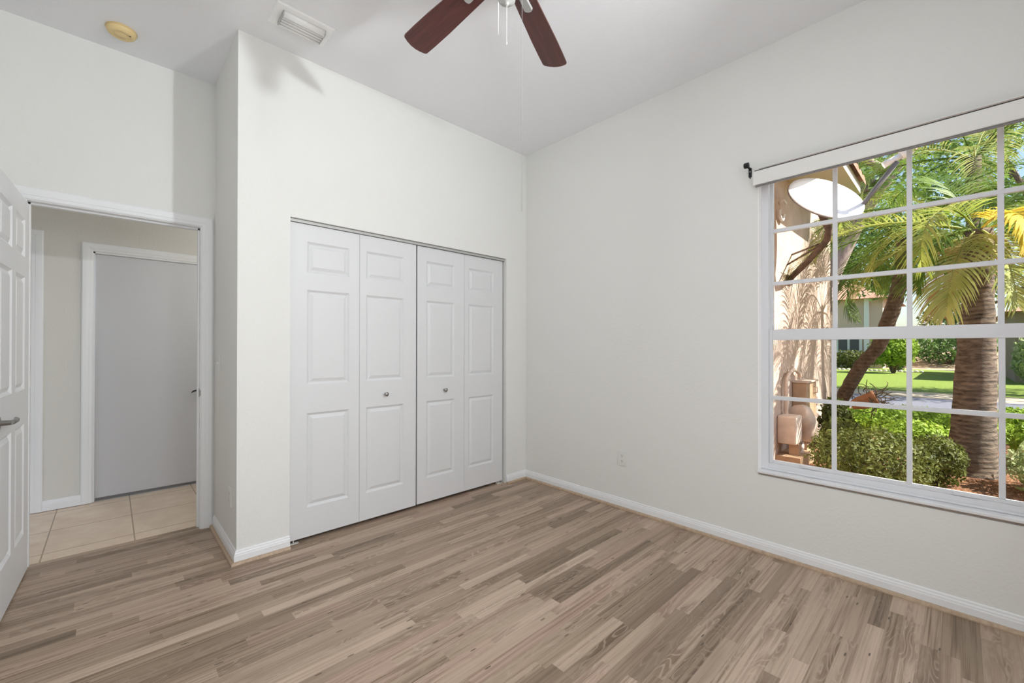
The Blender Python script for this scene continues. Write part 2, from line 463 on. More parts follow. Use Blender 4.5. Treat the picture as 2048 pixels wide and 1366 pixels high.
# ---------------------------------------------------------------- mesh helpers
class MB:
    def __init__(self):
        self.v, self.f, self.s = [], [], []

    def add(self, vs, fs, smooth=False):
        b = len(self.v)
        self.v += [tuple(p) for p in vs]
        self.f += [tuple(i + b for i in f) for f in fs]
        self.s += [smooth] * len(fs)

    def box(self, a, b):
        x0, y0, z0 = (min(p, q) for p, q in zip(a, b))
        x1, y1, z1 = (max(p, q) for p, q in zip(a, b))
        vs = [(x0, y0, z0), (x1, y0, z0), (x1, y1, z0), (x0, y1, z0), (x0, y0, z1), (x1, y0, z1), (x1, y1, z1), (x0, y1, z1)]
        self.add(vs, [(0, 3, 2, 1), (4, 5, 6, 7), (0, 1, 5, 4), (1, 2, 6, 5), (2, 3, 7, 6), (3, 0, 4, 7)])

    def tube(self, pts, radii, n=8, cap=True, smooth=True):
        pts = [Vector(p) for p in pts]
        if not isinstance(radii, (list, tuple)):
            radii = [radii] * len(pts)
        vs, fs = [], []
        ref = None
        for i, p in enumerate(pts):
            t = (pts[min(i + 1, len(pts) - 1)] - pts[max(i - 1, 0)]).normalized()
            if ref is None:
                ref = t.orthogonal().normalized()
            ref = (ref - t * ref.dot(t))
            if ref.length < 1e-6:
                ref = t.orthogonal()
            ref.normalize()
            bi = t.cross(ref)
            for k in range(n):
                a = 2 * PI * k / n
                vs.append(p + (ref * math.cos(a) + bi * math.sin(a)) * radii[i])
        for i in range(len(pts) - 1):
            for k in range(n):
                k2 = (k + 1) % n
                fs.append((i * n + k, i * n + k2, (i + 1) * n + k2, (i + 1) * n + k))
        self.add(vs, fs, smooth)
        if cap:
            b = len(self.v) - len(vs)
            self.f.append(tuple(b + k for k in reversed(range(n))))
            self.s.append(False)
            self.f.append(tuple(b + (len(pts) - 1) * n + k for k in range(n)))
            self.s.append(False)

    def lathe(self, c, axis, prof, n=24, smooth=True):
        """prof: list of (radius, height along axis)"""
        axis = Vector(axis).normalized()
        r1 = axis.orthogonal().normalized()
        r2 = axis.cross(r1)
        c = Vector(c)
        vs, fs = [], []
        for r, h in prof:
            for k in range(n):
                a = 2 * PI * k / n
                vs.append(c + axis * h + (r1 * math.cos(a) + r2 * math.sin(a)) * max(r, 1e-5))
        for i in range(len(prof) - 1):
            for k in range(n):
                k2 = (k + 1) % n
                fs.append((i * n + k, i * n + k2, (i + 1) * n + k2, (i + 1) * n + k))
        self.add(vs, fs, smooth)

    def extrude(self, prof, p0, p1, out, upv=(0, 0, 1), m0=0.0, m1=0.0):
        """profile (d, h): d along `out`, h along `upv`, swept p0 -> p1; m0/m1 mitre the ends by d"""
        p0, p1, out, upv = Vector(p0), Vector(p1), Vector(out), Vector(upv)
        t = (p1 - p0).normalized()
        n = len(prof)
        vs = [p0 + out * d + upv * h + t * (d * m0) for d, h in prof] + [p1 + out * d + upv * h + t * (d * m1) for d, h in prof]
        fs = [(i, (i + 1) % n, n + (i + 1) % n, n + i) for i in range(n)]
        fs += [tuple(reversed(range(n))), tuple(range(n, 2 * n))]
        self.add(vs, fs)

    def build(self, name, mat, parent=None, origin=(0, 0, 0), bevel=None):
        me = bpy.data.meshes.new(name)
        ox, oy, oz = origin
        me.from_pydata([(x - ox, y - oy, z - oz) for x, y, z in self.v], [], self.f)
        me.polygons.foreach_set('use_smooth', self.s)
        bm = bmesh.new()
        bm.from_mesh(me)
        if len(self.f) < 6000:
            bmesh.ops.recalc_face_normals(bm, faces=bm.faces)
        bm.to_mesh(me)
        bm.free()
        me.update()
        me.materials.append(mat)
        o = bpy.data.objects.new(name, me)
        COL.objects.link(o)
        if parent is not None:
            o.parent = parent
        else:
            o.location = origin
        if bevel:
            md = o.modifiers.new('bevel', 'BEVEL')
            md.width = bevel
            md.segments = 2
            md.limit_method = 'ANGLE'
        return o

def tag(o, label=None, cat=None, group=None, kind=None):
    if label:
        o['label'] = label
    if cat:
        o['category'] = cat
    if group:
        o['group'] = group
    if kind:
        o['kind'] = kind
    return o

def empty(name, loc, label, cat, group=None, kind=None):
    o = bpy.data.objects.new(name, None)
    o.location = loc
    o.empty_display_size = 0.1
    COL.objects.link(o)
    return tag(o, label, cat, group, kind)

# ---------------------------------------------------------------- the room (u = X, v = Y)
XW, YC, YD, XJ, ZC = 2.899, 2.872, 3.596, 0.530, 3.092     # window wall, closet wall, door wall, jog, ceiling
XL, YB = -0.50, -1.35                                      # left and back walls
WT = 0.12
YH = 4.80                                                  # far wall of the hall
WY0, WY1, WZ0, WZ1 = -0.53, 0.856, 0.500, 2.36             # window opening
CX0, CX1, CZ = 0.812, 2.645, 2.067                         # closet opening
DX0, DX1, DZ = -0.345, 0.447, 2.075                        # entry opening

def structure(mb, name, mat, label, cat):
    return tag(mb.build(name, mat), label, cat, None, 'structure')

b = MB(); b.box((XL - WT, YB - WT, -0.12), (XW + 0.02, YD + 0.075, 0.0))
structure(b, 'floor', M_FLOOR, 'light brown wood strip laminate floor of the bedroom', 'floor')
b = MB(); b.box((-1.7, YD + 0.075, -0.12), (1.6, YH + 0.12, -0.004))
structure(b, 'floor_hall', M_TILE, 'beige square tile floor seen through the open doorway', 'floor')
b = MB(); b.box((-1.7, YB - WT, ZC), (XW + 0.2, YH + 0.12, ZC + 0.12))
structure(b, 'ceiling', M_CEIL, 'flat white textured ceiling above the bedroom', 'ceiling')

b = MB()
T = 0.20
b.box((XW, YB - WT, 0), (XW + T, WY0, ZC)); b.box((XW, WY1, 0), (XW + T, YC + 0.75, ZC))
b.box((XW, WY0, 0), (XW + T, WY1, WZ0 - 0.03)); b.box((XW, WY0, WZ1), (XW + T, WY1, ZC))
structure(b, 'wall_right', M_WALL, 'off-white textured wall holding the large window', 'wall')
b = MB()
b.box((XJ, YC, 0), (CX0, YC + 0.10, ZC)); b.box((CX1, YC, 0), (XW, YC + 0.10, ZC)); b.box((CX0, YC, CZ), (CX1, YC + 0.10, ZC))
structure(b, 'wall_front', M_WALL, 'off-white textured wall around the closet doors', 'wall')
b = MB(); b.box((XJ, YC + 0.10, 0), (XJ + 0.10, YD, ZC))
structure(b, 'wall_jog', M_WALL, 'narrow off-white wall turning the corner beside the doorway', 'wall')
b = MB(); b.box((XJ + 0.10, YC + 0.75, 0), (XW, YC + 0.80, ZC)); 
structure(b, 'wall_closet_back', M_WALL, 'wall at the back of the closet behind its doors', 'wall')
b = MB()
b.box((XL - WT, YD, 0), (DX0 - 0.012, YD + WT, ZC)); b.box((DX1 + 0.012, YD, 0), (XJ + 0.10, YD + WT, ZC)); b.box((DX0 - 0.012, YD, DZ + 0.012), (DX1 + 0.012, YD + WT, ZC))
structure(b, 'wall_entry', M_WALL, 'off-white wall over and around the open doorway', 'wall')
b = MB(); b.box((XL - WT, YB, 0), (XL, YD, ZC))
structure(b, 'wall_left', M_WALL, 'off-white bedroom wall behind the open entry door', 'wall')
b = MB(); b.box((XL - WT, YB - WT, 0), (XW, YB, ZC))
structure(b, 'wall_back', M_WALL, 'off-white bedroom wall opposite the closet', 'wall')
b = MB()
HD0, HD1, HDZ = -0.105, 0.665, 2.02                        # hall door opening
b.box((-1.7, YH, 0), (HD0, YH + 0.12, ZC)); b.box((HD1, YH, 0), (1.6, YH + 0.12, ZC)); b.box((HD0, YH, HDZ), (HD1, YH + 0.12, ZC))
structure(b, 'wall_hall', M_HALLWALL, 'greige hall wall beyond the doorway around a grey door', 'wall')
b = MB(); b.box((-1.7, YD + WT, 0), (-1.6, YH, ZC))
structure(b, 'wall_hall_left', M_HALLWALL, 'wall closing the hall to the left', 'wall')
b = MB(); b.box((1.5, YD + WT, 0), (1.6, YH, ZC))
structure(b, 'wall_hall_right', M_HALLWALL, 'wall closing the hall to the right', 'wall')

# ---------------------------------------------------------------- baseboards and oak quarter rounds
BB = [(0, 0.017), (0.014, 0.017), (0.014, 0.048), (0.012, 0.053), (0.0115, 0.060), (0.008, 0.066), (0.007, 0.074), (0.004, 0.078), (0, 0.078)]
QR = [(0, 0)] + [(0.018 * math.cos(a), 0.019 * math.sin(a)) for a in (0, 0.4, 0.8, 1.2, PI / 2)]
QR[0] = (0, 0)
_bbn = [0]

def baseboard(name, p0, p1, out, m0, m1, label, oak=True):
    b = MB(); b.extrude(BB if oak else [(d, h - 0.017 if h < 0.02 else h) for d, h in BB], p0, p1, out, m0=m0, m1=m1)
    structure(b, name, M_TRIM, label, 'baseboard')
    if oak:
        b = MB(); q = [(d + 0.0, h) for d, h in QR]
        q = [(0.0, 0.0), (0.031, 0.0), (0.0305, 0.006), (0.028, 0.012), (0.023, 0.0162), (0.014, 0.0172), (0.0, 0.0172)]
        b.extrude(q, p0, p1, out, m0=m0, m1=m1)
        _bbn[0] += 1
        structure(b, 'trim_%d' % _bbn[0], M_OAK, label.replace('white baseboard', 'oak quarter-round strip below the white baseboard'), 'trim')

baseboard('baseboard_right', (XW, YC, 0), (XW, YB, 0), (-1, 0, 0), 1, -1, 'white baseboard running below the window')
baseboard('baseboard_closet_right', (CX1, YC, 0), (XW, YC, 0), (0, -1, 0), 0, -1, 'short white baseboard between closet and window wall corner')
baseboard('baseboard_closet_left', (XJ, YC, 0), (CX0, YC, 0), (0, -1, 0), -1, 0, 'short white baseboard left of the closet doors')
baseboard('baseboard_jog', (XJ, YD, 0), (XJ, YC, 0), (-1, 0, 0), 0, 1, 'white baseboard around the corner beside the doorway')
baseboard('baseboard_left', (XL, YB, 0), (XL, YD, 0), (1, 0, 0), 1, 0, 'white baseboard behind the open entry door')
baseboard('baseboard_back', (XW, YB, 0), (XL, YB, 0), (0, 1, 0), 1, -1, 'white baseboard opposite the closet')
baseboard('baseboard_hall', (-0.374, YH, 0), (-0.168, YH, 0), (0, -1, 0), 0, 0, 'white baseboard between the two hall doors', oak=False)

# ---------------------------------------------------------------- door casings and jambs
CAS = [(0.006, 0.0), (0.010, 0.006), (0.012, 0.016), (0.012, 0.022), (0.0145, 0.026), (0.016, 0.040), (0.016, 0.058), (0.012, 0.066), (0, 0.066), (0, 0)]

def casing(b, x0, x1, z1, y, sgn, left=True, right=True):
    """mitred casing round an opening x0..x1, 0..z1 on plane y facing sgn*Y"""
    W = 0.066
    prof = [(d, w) for d, w in CAS]
    n = len(prof)
    def ring(cx, cz, wx, wz):
        return [(cx + wx * w, y + sgn * d, cz + wz * w) for d, w in prof]
    rings = []
    if left:
        rings.append(ring(x0, 0.0, -1, 0))
    rings.append(ring(x0, z1, -1, 1))
    rings.append(ring(x1, z1, 1, 1))
    if right:
        rings.append(ring(x1, 0.0, 1, 0))
    vs = [p for r in rings for p in r]
    fs = []
    for i in range(len(rings) - 1):
        for k in range(n):
            k2 = (k + 1) % n
            fs.append((i * n + k, i * n + k2, (i + 1) * n + k2, (i + 1) * n + k))
    fs.append(tuple(reversed(range(n))))
    fs.append(tuple((len(rings) - 1) * n + k for k in range(n)))
    b.add(vs, fs)

r = empty('trim_8', (DX0, YD, 0), 'white moulded casing and jamb around the open doorway', 'door casing', None, 'structure')
O = (DX0, YD, 0)
b = MB(); casing(b, DX0 - 0.004, DX1 + 0.004, DZ + 0.004, YD - 0.0005, -1); b.build('casing', M_TRIM, r, O)
b = MB()
b.box((DX0 - 0.011, YD, 0), (DX0, YD + WT, DZ)); b.box((DX1, YD, 0), (DX1 + 0.011, YD + WT, DZ)); b.box((DX0 - 0.011, YD, DZ), (DX1 + 0.011, YD + WT, DZ + 0.011))
b.box((DX0, YD + 0.045, 0), (DX0 + 0.010, YD + 0.08, DZ)); b.box((DX1 - 0.010, YD + 0.045, 0), (DX1, YD + 0.08, DZ)); b.box((DX0, YD + 0.045, DZ - 0.010), (DX1, YD + 0.08, DZ))
b.build('jamb', M_TRIM, r, O)
b = MB(); b.box((DX1 - 0.0025, YD + 0.010, 0.905), (DX1, YD + 0.036, 0.965)); b.box((DX1 - 0.003, YD - 0.003, 0.916), (DX1 + 0.0035, YD + 0.012, 0.954))
sp_ = b.build('strike_plate', M_NICKEL, r, O, bevel=0.001); sp_['label'] = 'satin nickel strike plate on the jamb'

r = empty('trim_9', (HD0, YH, 0), 'white casing around the grey hall door', 'door casing', None, 'structure')
O = (HD0, YH, 0)
b = MB(); casing(b, HD0, HD1, HDZ, YH - 0.0005, -1); b.build('casing', M_TRIM, r, O)
b = MB(); b.box((HD0, YH, 0), (HD0 + 0.012, YH + 0.12, HDZ)); b.box((HD1 - 0.012, YH, 0), (HD1, YH + 0.12, HDZ)); b.box((HD0, YH, HDZ - 0.012), (HD1, YH + 0.12, HDZ)); b.build('jamb', M_TRIM, r, O)
r = empty('trim_10', (-0.44, YH, 0), 'white casing of a second hall door beside the bedroom door edge', 'door casing', None, 'structure')
b = MB(); casing(b, -1.22, -0.440, 2.07, YH - 0.0005, -1); b.build('casing', M_TRIM, r, (-0.44, YH, 0))

# ---------------------------------------------------------------- panelled door leaves
def door_leaf(mb, W, H, Tk, panels, depth=0.011):
    """leaf in local coords: x 0..W, z 0..H, front at y=0 (facing -y), back at y=Tk; panels = (x0,x1,z0,z1)"""
    xs = sorted({0, W} | {p[0] for p in panels} | {p[1] for p in panels})
    zs = sorted({0, H} | {p[2] for p in panels} | {p[3] for p in panels})
    for yy, sg in ((0.0, 1), (Tk, -1)):
        for i in range(len(xs) - 1):
            for j in range(len(zs) - 1):
                x0, x1, z0, z1 = xs[i], xs[i + 1], zs[j], zs[j + 1]
                if any(abs(p[0] - x0) < 1e-6 and abs(p[1] - x1) < 1e-6 and abs(p[2] - z0) < 1e-6 and abs(p[3] - z1) < 1e-6 for p in panels):
                    steps = [(0, 0), (0.004, 0.0035), (0.010, depth * 0.75), (0.014, depth), (0.017, depth), (0.036, 0.0025), (0.038, 0.0018)]
                    vs = []
                    for ins, d in steps:
                        yv = yy + sg * d
                        vs += [(x0 + ins, yv, z0 + ins), (x1 - ins, yv, z0 + ins), (x1 - ins, yv, z1 - ins), (x0 + ins, yv, z1 - ins)]
                    fs = []
                    for k in range(len(steps) - 1):
                        for q in range(4):
                            q2 = (q + 1) % 4
                            fs.append((k * 4 + q, k * 4 + q2, k * 4 + 4 + q2, k * 4 + 4 + q))
                    kk = (len(steps) - 1) * 4
                    fs.append((kk, kk + 1, kk + 2, kk + 3))
                    mb.add(vs, fs)
                else:
                    mb.add([(x0, yy, z0), (x1, yy, z0), (x1, yy, z1), (x0, yy, z1)], [(0, 1, 2, 3)])
    mb.add([(0, 0, 0), (0, Tk, 0), (0, Tk, H), (0, 0, H)], [(0, 1, 2, 3)])
    mb.add([(W, 0, 0), (W, Tk, 0), (W, Tk, H), (W, 0, H)], [(0, 1, 2, 3)])
    mb.add([(0, 0, 0), (W, 0, 0), (W, Tk, 0), (0, Tk, 0)], [(0, 1, 2, 3)])
    mb.add([(0, 0, H), (W, 0, H), (W, Tk, H), (0, Tk, H)], [(0, 1, 2, 3)])

def weld(o):
    bm = bmesh.new(); bm.from_mesh(o.data)
    bmesh.ops.remove_doubles(bm, verts=bm.verts, dist=1e-5)
    bmesh.ops.recalc_face_normals(bm, faces=bm.faces)
    bm.to_mesh(o.data); bm.free()

def placed(mb, M):
    mb.v = [tuple(M @ Vector(p)) for p in mb.v]
    return mb

LZ0, LZ1 = 0.026, 2.044
LEAFY = YC + 0.030
leaf_x = [(0.8165, 1.2685), (1.2705, 1.7195), (1.7345, 2.189), (2.191, 2.629)]
zpan = [(0.215 - LZ0, 0.823 - LZ0), (1.009 - LZ0, 1.622 - LZ0), (1.735 - LZ0, 1.934 - LZ0)]
labels = ['white panelled bifold closet door pair nearest the doorway', 'white panelled bifold closet door pair nearest the window wall']
for k in range(2):
    x0, x1 = leaf_x[2 * k][0], leaf_x[2 * k + 1][1]
    y0 = LEAFY + 0.006 * k
    O = (x0, y0, LZ0)
    r = empty('door_%d' % (k + 1), O, labels[k], 'closet door', 'bifold closet door pairs', 'structure')
    for q in range(2):
        a, c = leaf_x[2 * k + q]
        b = MB(); door_leaf(b, c - a, LZ1 - LZ0, 0.032, [(0.1045, c - a - 0.072, z0, z1) if (k == 0 and q == 0) else ((0.048, c - a - 0.106, z0, z1) if q == (1 if k == 0 else 9) else ((0.083, c - a - 0.10, z0, z1) if q == 0 else (0.046, c - a - 0.108, z0, z1))) for z0, z1 in zpan])
        placed(b, Matrix.Translation((a, y0, LZ0)))
        lf = b.build('leaf', M_DOOR, r, O); weld(lf)
        if (k, q) in ((0, 1), (1, 0)):
            kx, kz = ((1.465, 0.908), (1.988, 0.903))[k]
            b = MB(); b.lathe((kx, y0 - 0.0003, kz), (0, -1, 0), [(0.0, 0), (0.009, 0), (0.009, 0.002), (0.0052, 0.004), (0.005, 0.013), (0.009, 0.017), (0.0148, 0.022), (0.0155, 0.027), (0.013, 0.031), (0.006, 0.0335), (0, 0.034)])
            kb = b.build('knob', M_NICKEL, lf, O); kb['label'] = 'small round satin nickel knob'
    px = x0 + 0.030 if k == 0 else x1 - 0.030
    b = MB(); b.box((px - 0.022, y0 + 0.002, 0.0), (px + 0.030, y0 + 0.026, 0.003)); b.box((px - 0.026, y0 + 0.002, 0.0), (px - 0.023, y0 + 0.026, 0.022)); b.tube([(px, y0 + 0.014, 0.003), (px, y0 + 0.014, LZ0 + 0.001)], 0.004)
    b.build('pivot_bracket', M_CHAIN, r, O)
    b = MB(); b.tube([(px, y0 + 0.014, LZ1 - 0.001), (px, y0 + 0.014, CZ - 0.018)], 0.004)
    gx = x1 - 0.03 if k == 0 else x0 + 0.03
    b.tube([(gx, y0 + 0.014, LZ1 - 0.001), (gx, y0 + 0.014, CZ - 0.018)], 0.004)
    b.build('guide_pin', M_CHAIN, r, O)

b = MB()
b.box((CX0 + 0.001, YC + 0.020, CZ - 0.020), (CX1 - 0.001, YC + 0.0225, CZ)); b.box((CX0 + 0.001, YC + 0.056, CZ - 0.020), (CX1 - 0.001, YC + 0.0585, CZ)); b.box((CX0 + 0.001, YC + 0.020, CZ - 0.0025), (CX1 - 0.001, YC + 0.0585, CZ))
tag(b.build('closet_door_track', M_STEEL), 'thin grey metal track along the top of the closet opening', 'door track')

# entry door, swung open against the left wall
r = empty('door_3', (-0.335, 3.588, 0), 'white six-panel entry door standing open at the left', 'door', None, 'structure')
O = (-0.335, 3.588, 0)
b = MB()
px_ = [(0.110, 0.430 - 0.005), (0.545 - 0.012, 0.860 - 0.006)]
W = 0.762
# local x runs from the latch edge (toward the camera) to the hinge
ez = [(0.240, 0.835), (1.022, 1.628), (1.735, 1.940)]
pan = [(x0, x1, z0 - 0.012, z1 - 0.012) for x0, x1 in ((0.105, 0.345), (0.428, 0.652)) for z0, z1 in ez]
door_leaf(b, W, 2.035, 0.035, pan)
M = Matrix.Translation((-0.335, 3.588 - W, 0.012)) @ Matrix.Rotation(PI / 2, 4, 'Z')
placed(b, M)
lf = b.build('leaf', M_TRIM, r, O); weld(lf)
b = MB()
yl = 3.588 - W + 0.065
for sx, fx in ((1, -0.335), (-1, -0.370)):
    b.lathe((fx, yl, 0.915), (sx, 0, 0), [(0, 0), (0.031, 0), (0.031, 0.004), (0.027, 0.009), (0.012, 0.011), (0.011, 0.042), (0, 0.042)])
    b.tube([(fx + sx * 0.042, yl - 0.008, 0.915), (fx + sx * 0.045, yl + 0.02, 0.915), (fx + sx * 0.046, yl + 0.075, 0.915), (fx + sx * 0.044, yl + 0.105, 0.917), (fx + sx * 0.037, yl + 0.122, 0.920)], [0.010, 0.0105, 0.010, 0.008, 0.006], n=10)
hd = b.build('lever_handle', M_NICKEL, r, O); hd['label'] = 'satin nickel lever handle'
for hz in (0.2, 1.05, 1.85):
    b = MB(); b.tube([(-0.340, 3.590, hz - 0.045), (-0.340, 3.590, hz + 0.045)], 0.005, n=10); b.build('hinge', M_TRIM, r, O)
r.rotation_euler = (0, 0, -math.radians(2.1))

r = empty('door_4', (HD0, YH + 0.03, 0), 'flat grey-white hall door facing the doorway', 'door', None, 'structure')
O = (HD0, YH + 0.03, 0)
b = MB(); b.box((HD0 + 0.014, YH + 0.03, 0.022), (HD1 - 0.014, YH + 0.065, HDZ - 0.014)); b.build('leaf', M_HALLDOOR, r, O)
b = MB(); b.box((HD0 + 0.014, YH + 0.026, 0.002), (HD1 - 0.014, YH + 0.060, 0.021)); b.build('door_sweep', M_DISHGREY, r, O)
b = MB()
hx = 0.61
b.lathe((hx, YH + 0.03, 0.855), (0, -1, 0), [(0, 0), (0.028, 0), (0.028, 0.006), (0.012, 0.008), (0.011, 0.04), (0, 0.04)])
b.tube([(hx, YH - 0.010, 0.857), (hx - 0.03, YH - 0.013, 0.857), (hx - 0.06, YH - 0.011, 0.852), (hx - 0.078, YH - 0.006, 0.838)], [0.009, 0.009, 0.007, 0.004], n=10)
b.build('lever_handle', M_BLACK, r, O)
r = empty('door_5', (-1.22, YH, 0), 'white hall door beside the bedroom door edge', 'door', None, 'structure')
b = MB(); b.box((-1.21, YH - 0.004, 0.01), (-0.445, YH - 0.001, 2.065)); b.build('leaf', M_TRIM, r, (-1.22, YH, 0))

# ---------------------------------------------------------------- window
r = empty('window_1', (XW, WY1, WZ0), 'large white gridded window overlooking the palm garden', 'window', None, 'structure')
O = (XW, WY1, WZ0)
FX = XW + 0.055                                       # inner face of the frame
def bars(x0, x1, ya, yb, za, zb):
    b = MB(); b.box((x0, ya, za), (x1, yb, zb)); return b
fr = MB()
FW_ = 0.042
ZCR1_ = 1.362
fr.box((FX, WY0, WZ0 + 0.001), (FX + 0.10, WY0 + FW_, WZ1)); fr.box((FX, WY1 - FW_, WZ0 + 0.001), (FX + 0.10, WY1, WZ1))
fr.box((FX + 0.001, WY0 + FW_, WZ0 + 0.001), (FX + 0.099, WY1 - FW_, WZ0 + 0.040)); fr.box((FX + 0.001, WY0 + FW_, WZ1 - 0.04), (FX + 0.099, WY1 - FW_, WZ1))
fr.box((FX - 0.010, WY0 + 0.001, WZ0 + 0.001), (FX + 0.0005, WY1 - 0.001, WZ0 + 0.013))
fr.box((FX + 0.040, WY1 - FW_ - 0.006, ZCR1_ + 0.002), (FX + 0.046, WY1 - FW_ + 0.001, WZ1 - 0.041))
fr.build('window_frame', M_VINYL, r, O, bevel=0.002)
cols = [0.491, 0.1795, -0.132]                      # vertical bars (centres)
ZCR0, ZCR1 = 1.297, 1.362
def sash(name, x0, x1, z0, z1, st, rail_b, rail_t, rows, gx):
    y0, y1 = WY0 + FW_, WY1 - FW_
    b = MB()
    b.box((x0, y0 + 0.0005, z0), (x1, y0 + st, z1)); b.box((x0, y1 - st, z0), (x1, y1 - 0.0005, z1))
    b.box((x0 + 0.0006, y0 + st, z0), (x1 - 0.0006, y1 - st, z0 + rail_b)); b.box((x0 + 0.0006, y0 + st, z1 - rail_t), (x1 - 0.0006, y1 - st, z1))
    s = b.build(name, M_VINYL, r, O, bevel=0.002)
    g = MB()
    for c in cols:
        g.box((gx - 0.012, c - 0.0105, z0 + rail_b), (gx + 0.010, c + 0.0105, z1 - rail_t))
    for z in rows:
        g.box((gx - 0.0125, y0 + st - 0.001, z - 0.0115), (gx + 0.0105, y1 - st + 0.001, z + 0.0115))
    g.build('muntin_grid', M_VINYL, s, O, bevel=0.002)
    p = MB(); p.box((gx - 0.002, y0 + st - 0.002, z0 + rail_b - 0.002), (gx + 0.002, y1 - st + 0.002, z1 - rail_t + 0.002))
    p.build('glass', M_GLASS, s, O)
    return s
lower = sash('lower_sash', FX + 0.008, FX + 0.038, WZ0 + 0.040, ZCR1, 0.018, 0.018, ZCR1 - ZCR0, [0.942], FX + 0.024)
upper = sash('upper_sash', FX + 0.048, FX + 0.078, ZCR1 - 0.04, WZ1 - 0.04, 0.012, 0.04, 0.025, [1.650, 1.978], FX + 0.062)
b = MB()
for yy in (0.60, -0.02):
    b.box((FX - 0.002, yy - 0.045, WZ0 + 0.043), (FX + 0.010, yy + 0.045, WZ0 + 0.056))
b.build('lift_rail', M_VINYL, lower, O, bevel=0.0015)
b = MB(); b.box((XW + 0.0005, WY1 - 0.004, WZ0 + 0.0005), (FX, WY1 + 0.001, WZ1)); b.box((XW + 0.0005, WY0 - 0.001, WZ0 + 0.0005), (FX, WY0 + 0.004, WZ1)); b.box((XW + 0.0005, WY0 + 0.004, WZ1 - 0.004), (FX, WY1 - 0.004, WZ1 + 0.001))
b.build('reveal_lining', M_REVEAL, r, O)
b = MB(); b.box((FX - 0.003, WY1 - 0.030, 0.935), (FX, WY1 - 0.012, 0.957)); b.build('sash_latch', M_PLATE, r, O, bevel=0.001)
b = MB(); b.box((XW - 0.012, WY0 - 0.004, WZ0 - 0.016), (FX + 0.02, WY1 + 0.006, WZ0)); b.build('window_sill', M_SILL, r, O, bevel=0.003)
b = MB(); b.box((XW + 0.02, WY0, WZ0 - 0.03), (XW + 0.20, WY1, WZ0 - 0.016)); b.box((FX + 0.10, WY0, WZ0 - 0.03), (XW + 0.26, WY1, WZ0 - 0.005)); b.build('outer_sill', M_STUCCO, r, O)

# roller-shade cassette over the window
r = empty('window_shade', (XW, 0.866, 2.24), 'off-white shade cassette mounted across the top of the window', 'window shade')
O = (XW, 0.866, 2.24)
SY0 = WY0 - 0.04
b = MB(); b.extrude([(0.0, 0.004), (0.052, 0.002), (0.055, 0.006), (0.055, 0.0845), (0.054, 0.0855), (0.0, 0.0855)], (XW, 0.862, 2.238), (XW, SY0, 2.238), (-1, 0, 0))
b.build('cassette', M_SHADE, r, O)
b = MB(); b.extrude([(0.0, 0.0), (0.057, 0.0), (0.057, 0.088), (0.0, 0.088)], (XW, 0.866, 2.2375), (XW, 0.862, 2.2375), (-1, 0, 0)); b.build('end_cap', M_SHADE, r, O)
b = MB(); b.box((XW - 0.053, SY0, 2.3230), (XW - 0.0005, 0.860, 2.3290)); b.build('top_shade_strip', M_GAP, r, O)  # dark strip painted in as the gap's shadow line above the cassette
b = MB(); b.box((XW - 0.047, SY0 + 0.01, 2.230), (XW - 0.038, 0.855, 2.2385)); b.build('hem_bar', M_DISHGREY, r, O)

# black curtain-rod bracket
r = empty('curtain_rod_bracket', (XW, 0.905, 2.35), 'small black curtain rod bracket left of the window top', 'bracket')
O = (XW, 0.905, 2.35)
b = MB(); b.box((XW - 0.003, 0.890, 2.315), (XW, 0.908, 2.372)); b.box((XW - 0.0035, 0.896, 2.306), (XW, 0.902, 2.318)); b.build('wall_plate', M_BLACK, r, O, bevel=0.001)
b = MB(); b.box((XW - 0.060, 0.894, 2.362), (XW - 0.002, 0.904, 2.372)); b.build('arm', M_BLACK, r, O, bevel=0.001)
b = MB(); b.lathe((XW - 0.070, 0.885, 2.367), (0, 1, 0), [(0, 0), (0.016, 0), (0.017, 0.004), (0.017, 0.022), (0.015, 0.026), (0, 0.026)]); b.build('rod_cup', M_BLACK, r, O)
b = MB(); b.lathe((XW - 0.0028, 0.899, 2.349), (-1, 0, 0), [(0, 0), (0.004, 0), (0.003, 0.002), (0, 0.0025)], n=12); b.build('screw', M_CHAIN, r, O)

# wall outlets and switch
def outlet(O, out, along, label):
    out, along = Vector(out), Vector(along)
    r = empty('wall_outlet', O, label, 'outlet', 'wall outlets')
    def pbox(d0, d1, a0, a1, z0, z1, name, mat, parent):
        b = MB(); p = Vector(O)
        A = p + out * d0 + along * a0 + Vector((0, 0, z0)); B = p + out * d1 + along * a1 + Vector((0, 0, z1))
        b.box(A, B); return b.build(name, mat, parent, O, bevel=0.0012)
    pbox(0, 0.006, -0.036, 0.036, -0.058, 0.058, 'plate', M_PLATE, r)
    for s in (-1, 1):
        rc = pbox(0.006, 0.0075, -0.016, 0.016, s * 0.0195 - 0.014, s * 0.0195 + 0.014, 'receptacle', M_PLATE, r)
        b = MB(); p = Vector(O)
        for a in (-0.0065, 0.0065):
            b.box(p + out * 0.0074 + along * (a - 0.0011) + Vector((0, 0, s * 0.0195 - 0.001)), p + out * 0.0079 + along * (a + 0.0011) + Vector((0, 0, s * 0.0195 + 0.009)))
        b.lathe(p + out * 0.0074 + Vector((0, 0, s * 0.0195 - 0.007)), out, [(0.0028, 0), (0.0028, 0.0005), (0, 0.0005)], n=10)
        b.build('slot', M_SLOT, rc, O)
    return r
outlet((XW, 1.810, 0.388), (-1, 0, 0), (0, 1, 0), 'white wall outlet low on the window wall')
outlet((XJ, 3.045, 0.345), (-1, 0, 0), (0, 1, 0), 'white wall outlet low on the narrow corner wall')
r = empty('light_switch', (XJ, 3.42, 1.14), 'white toggle light switch on the narrow wall by the doorway', 'light switch')
O = (XJ, 3.42, 1.14)
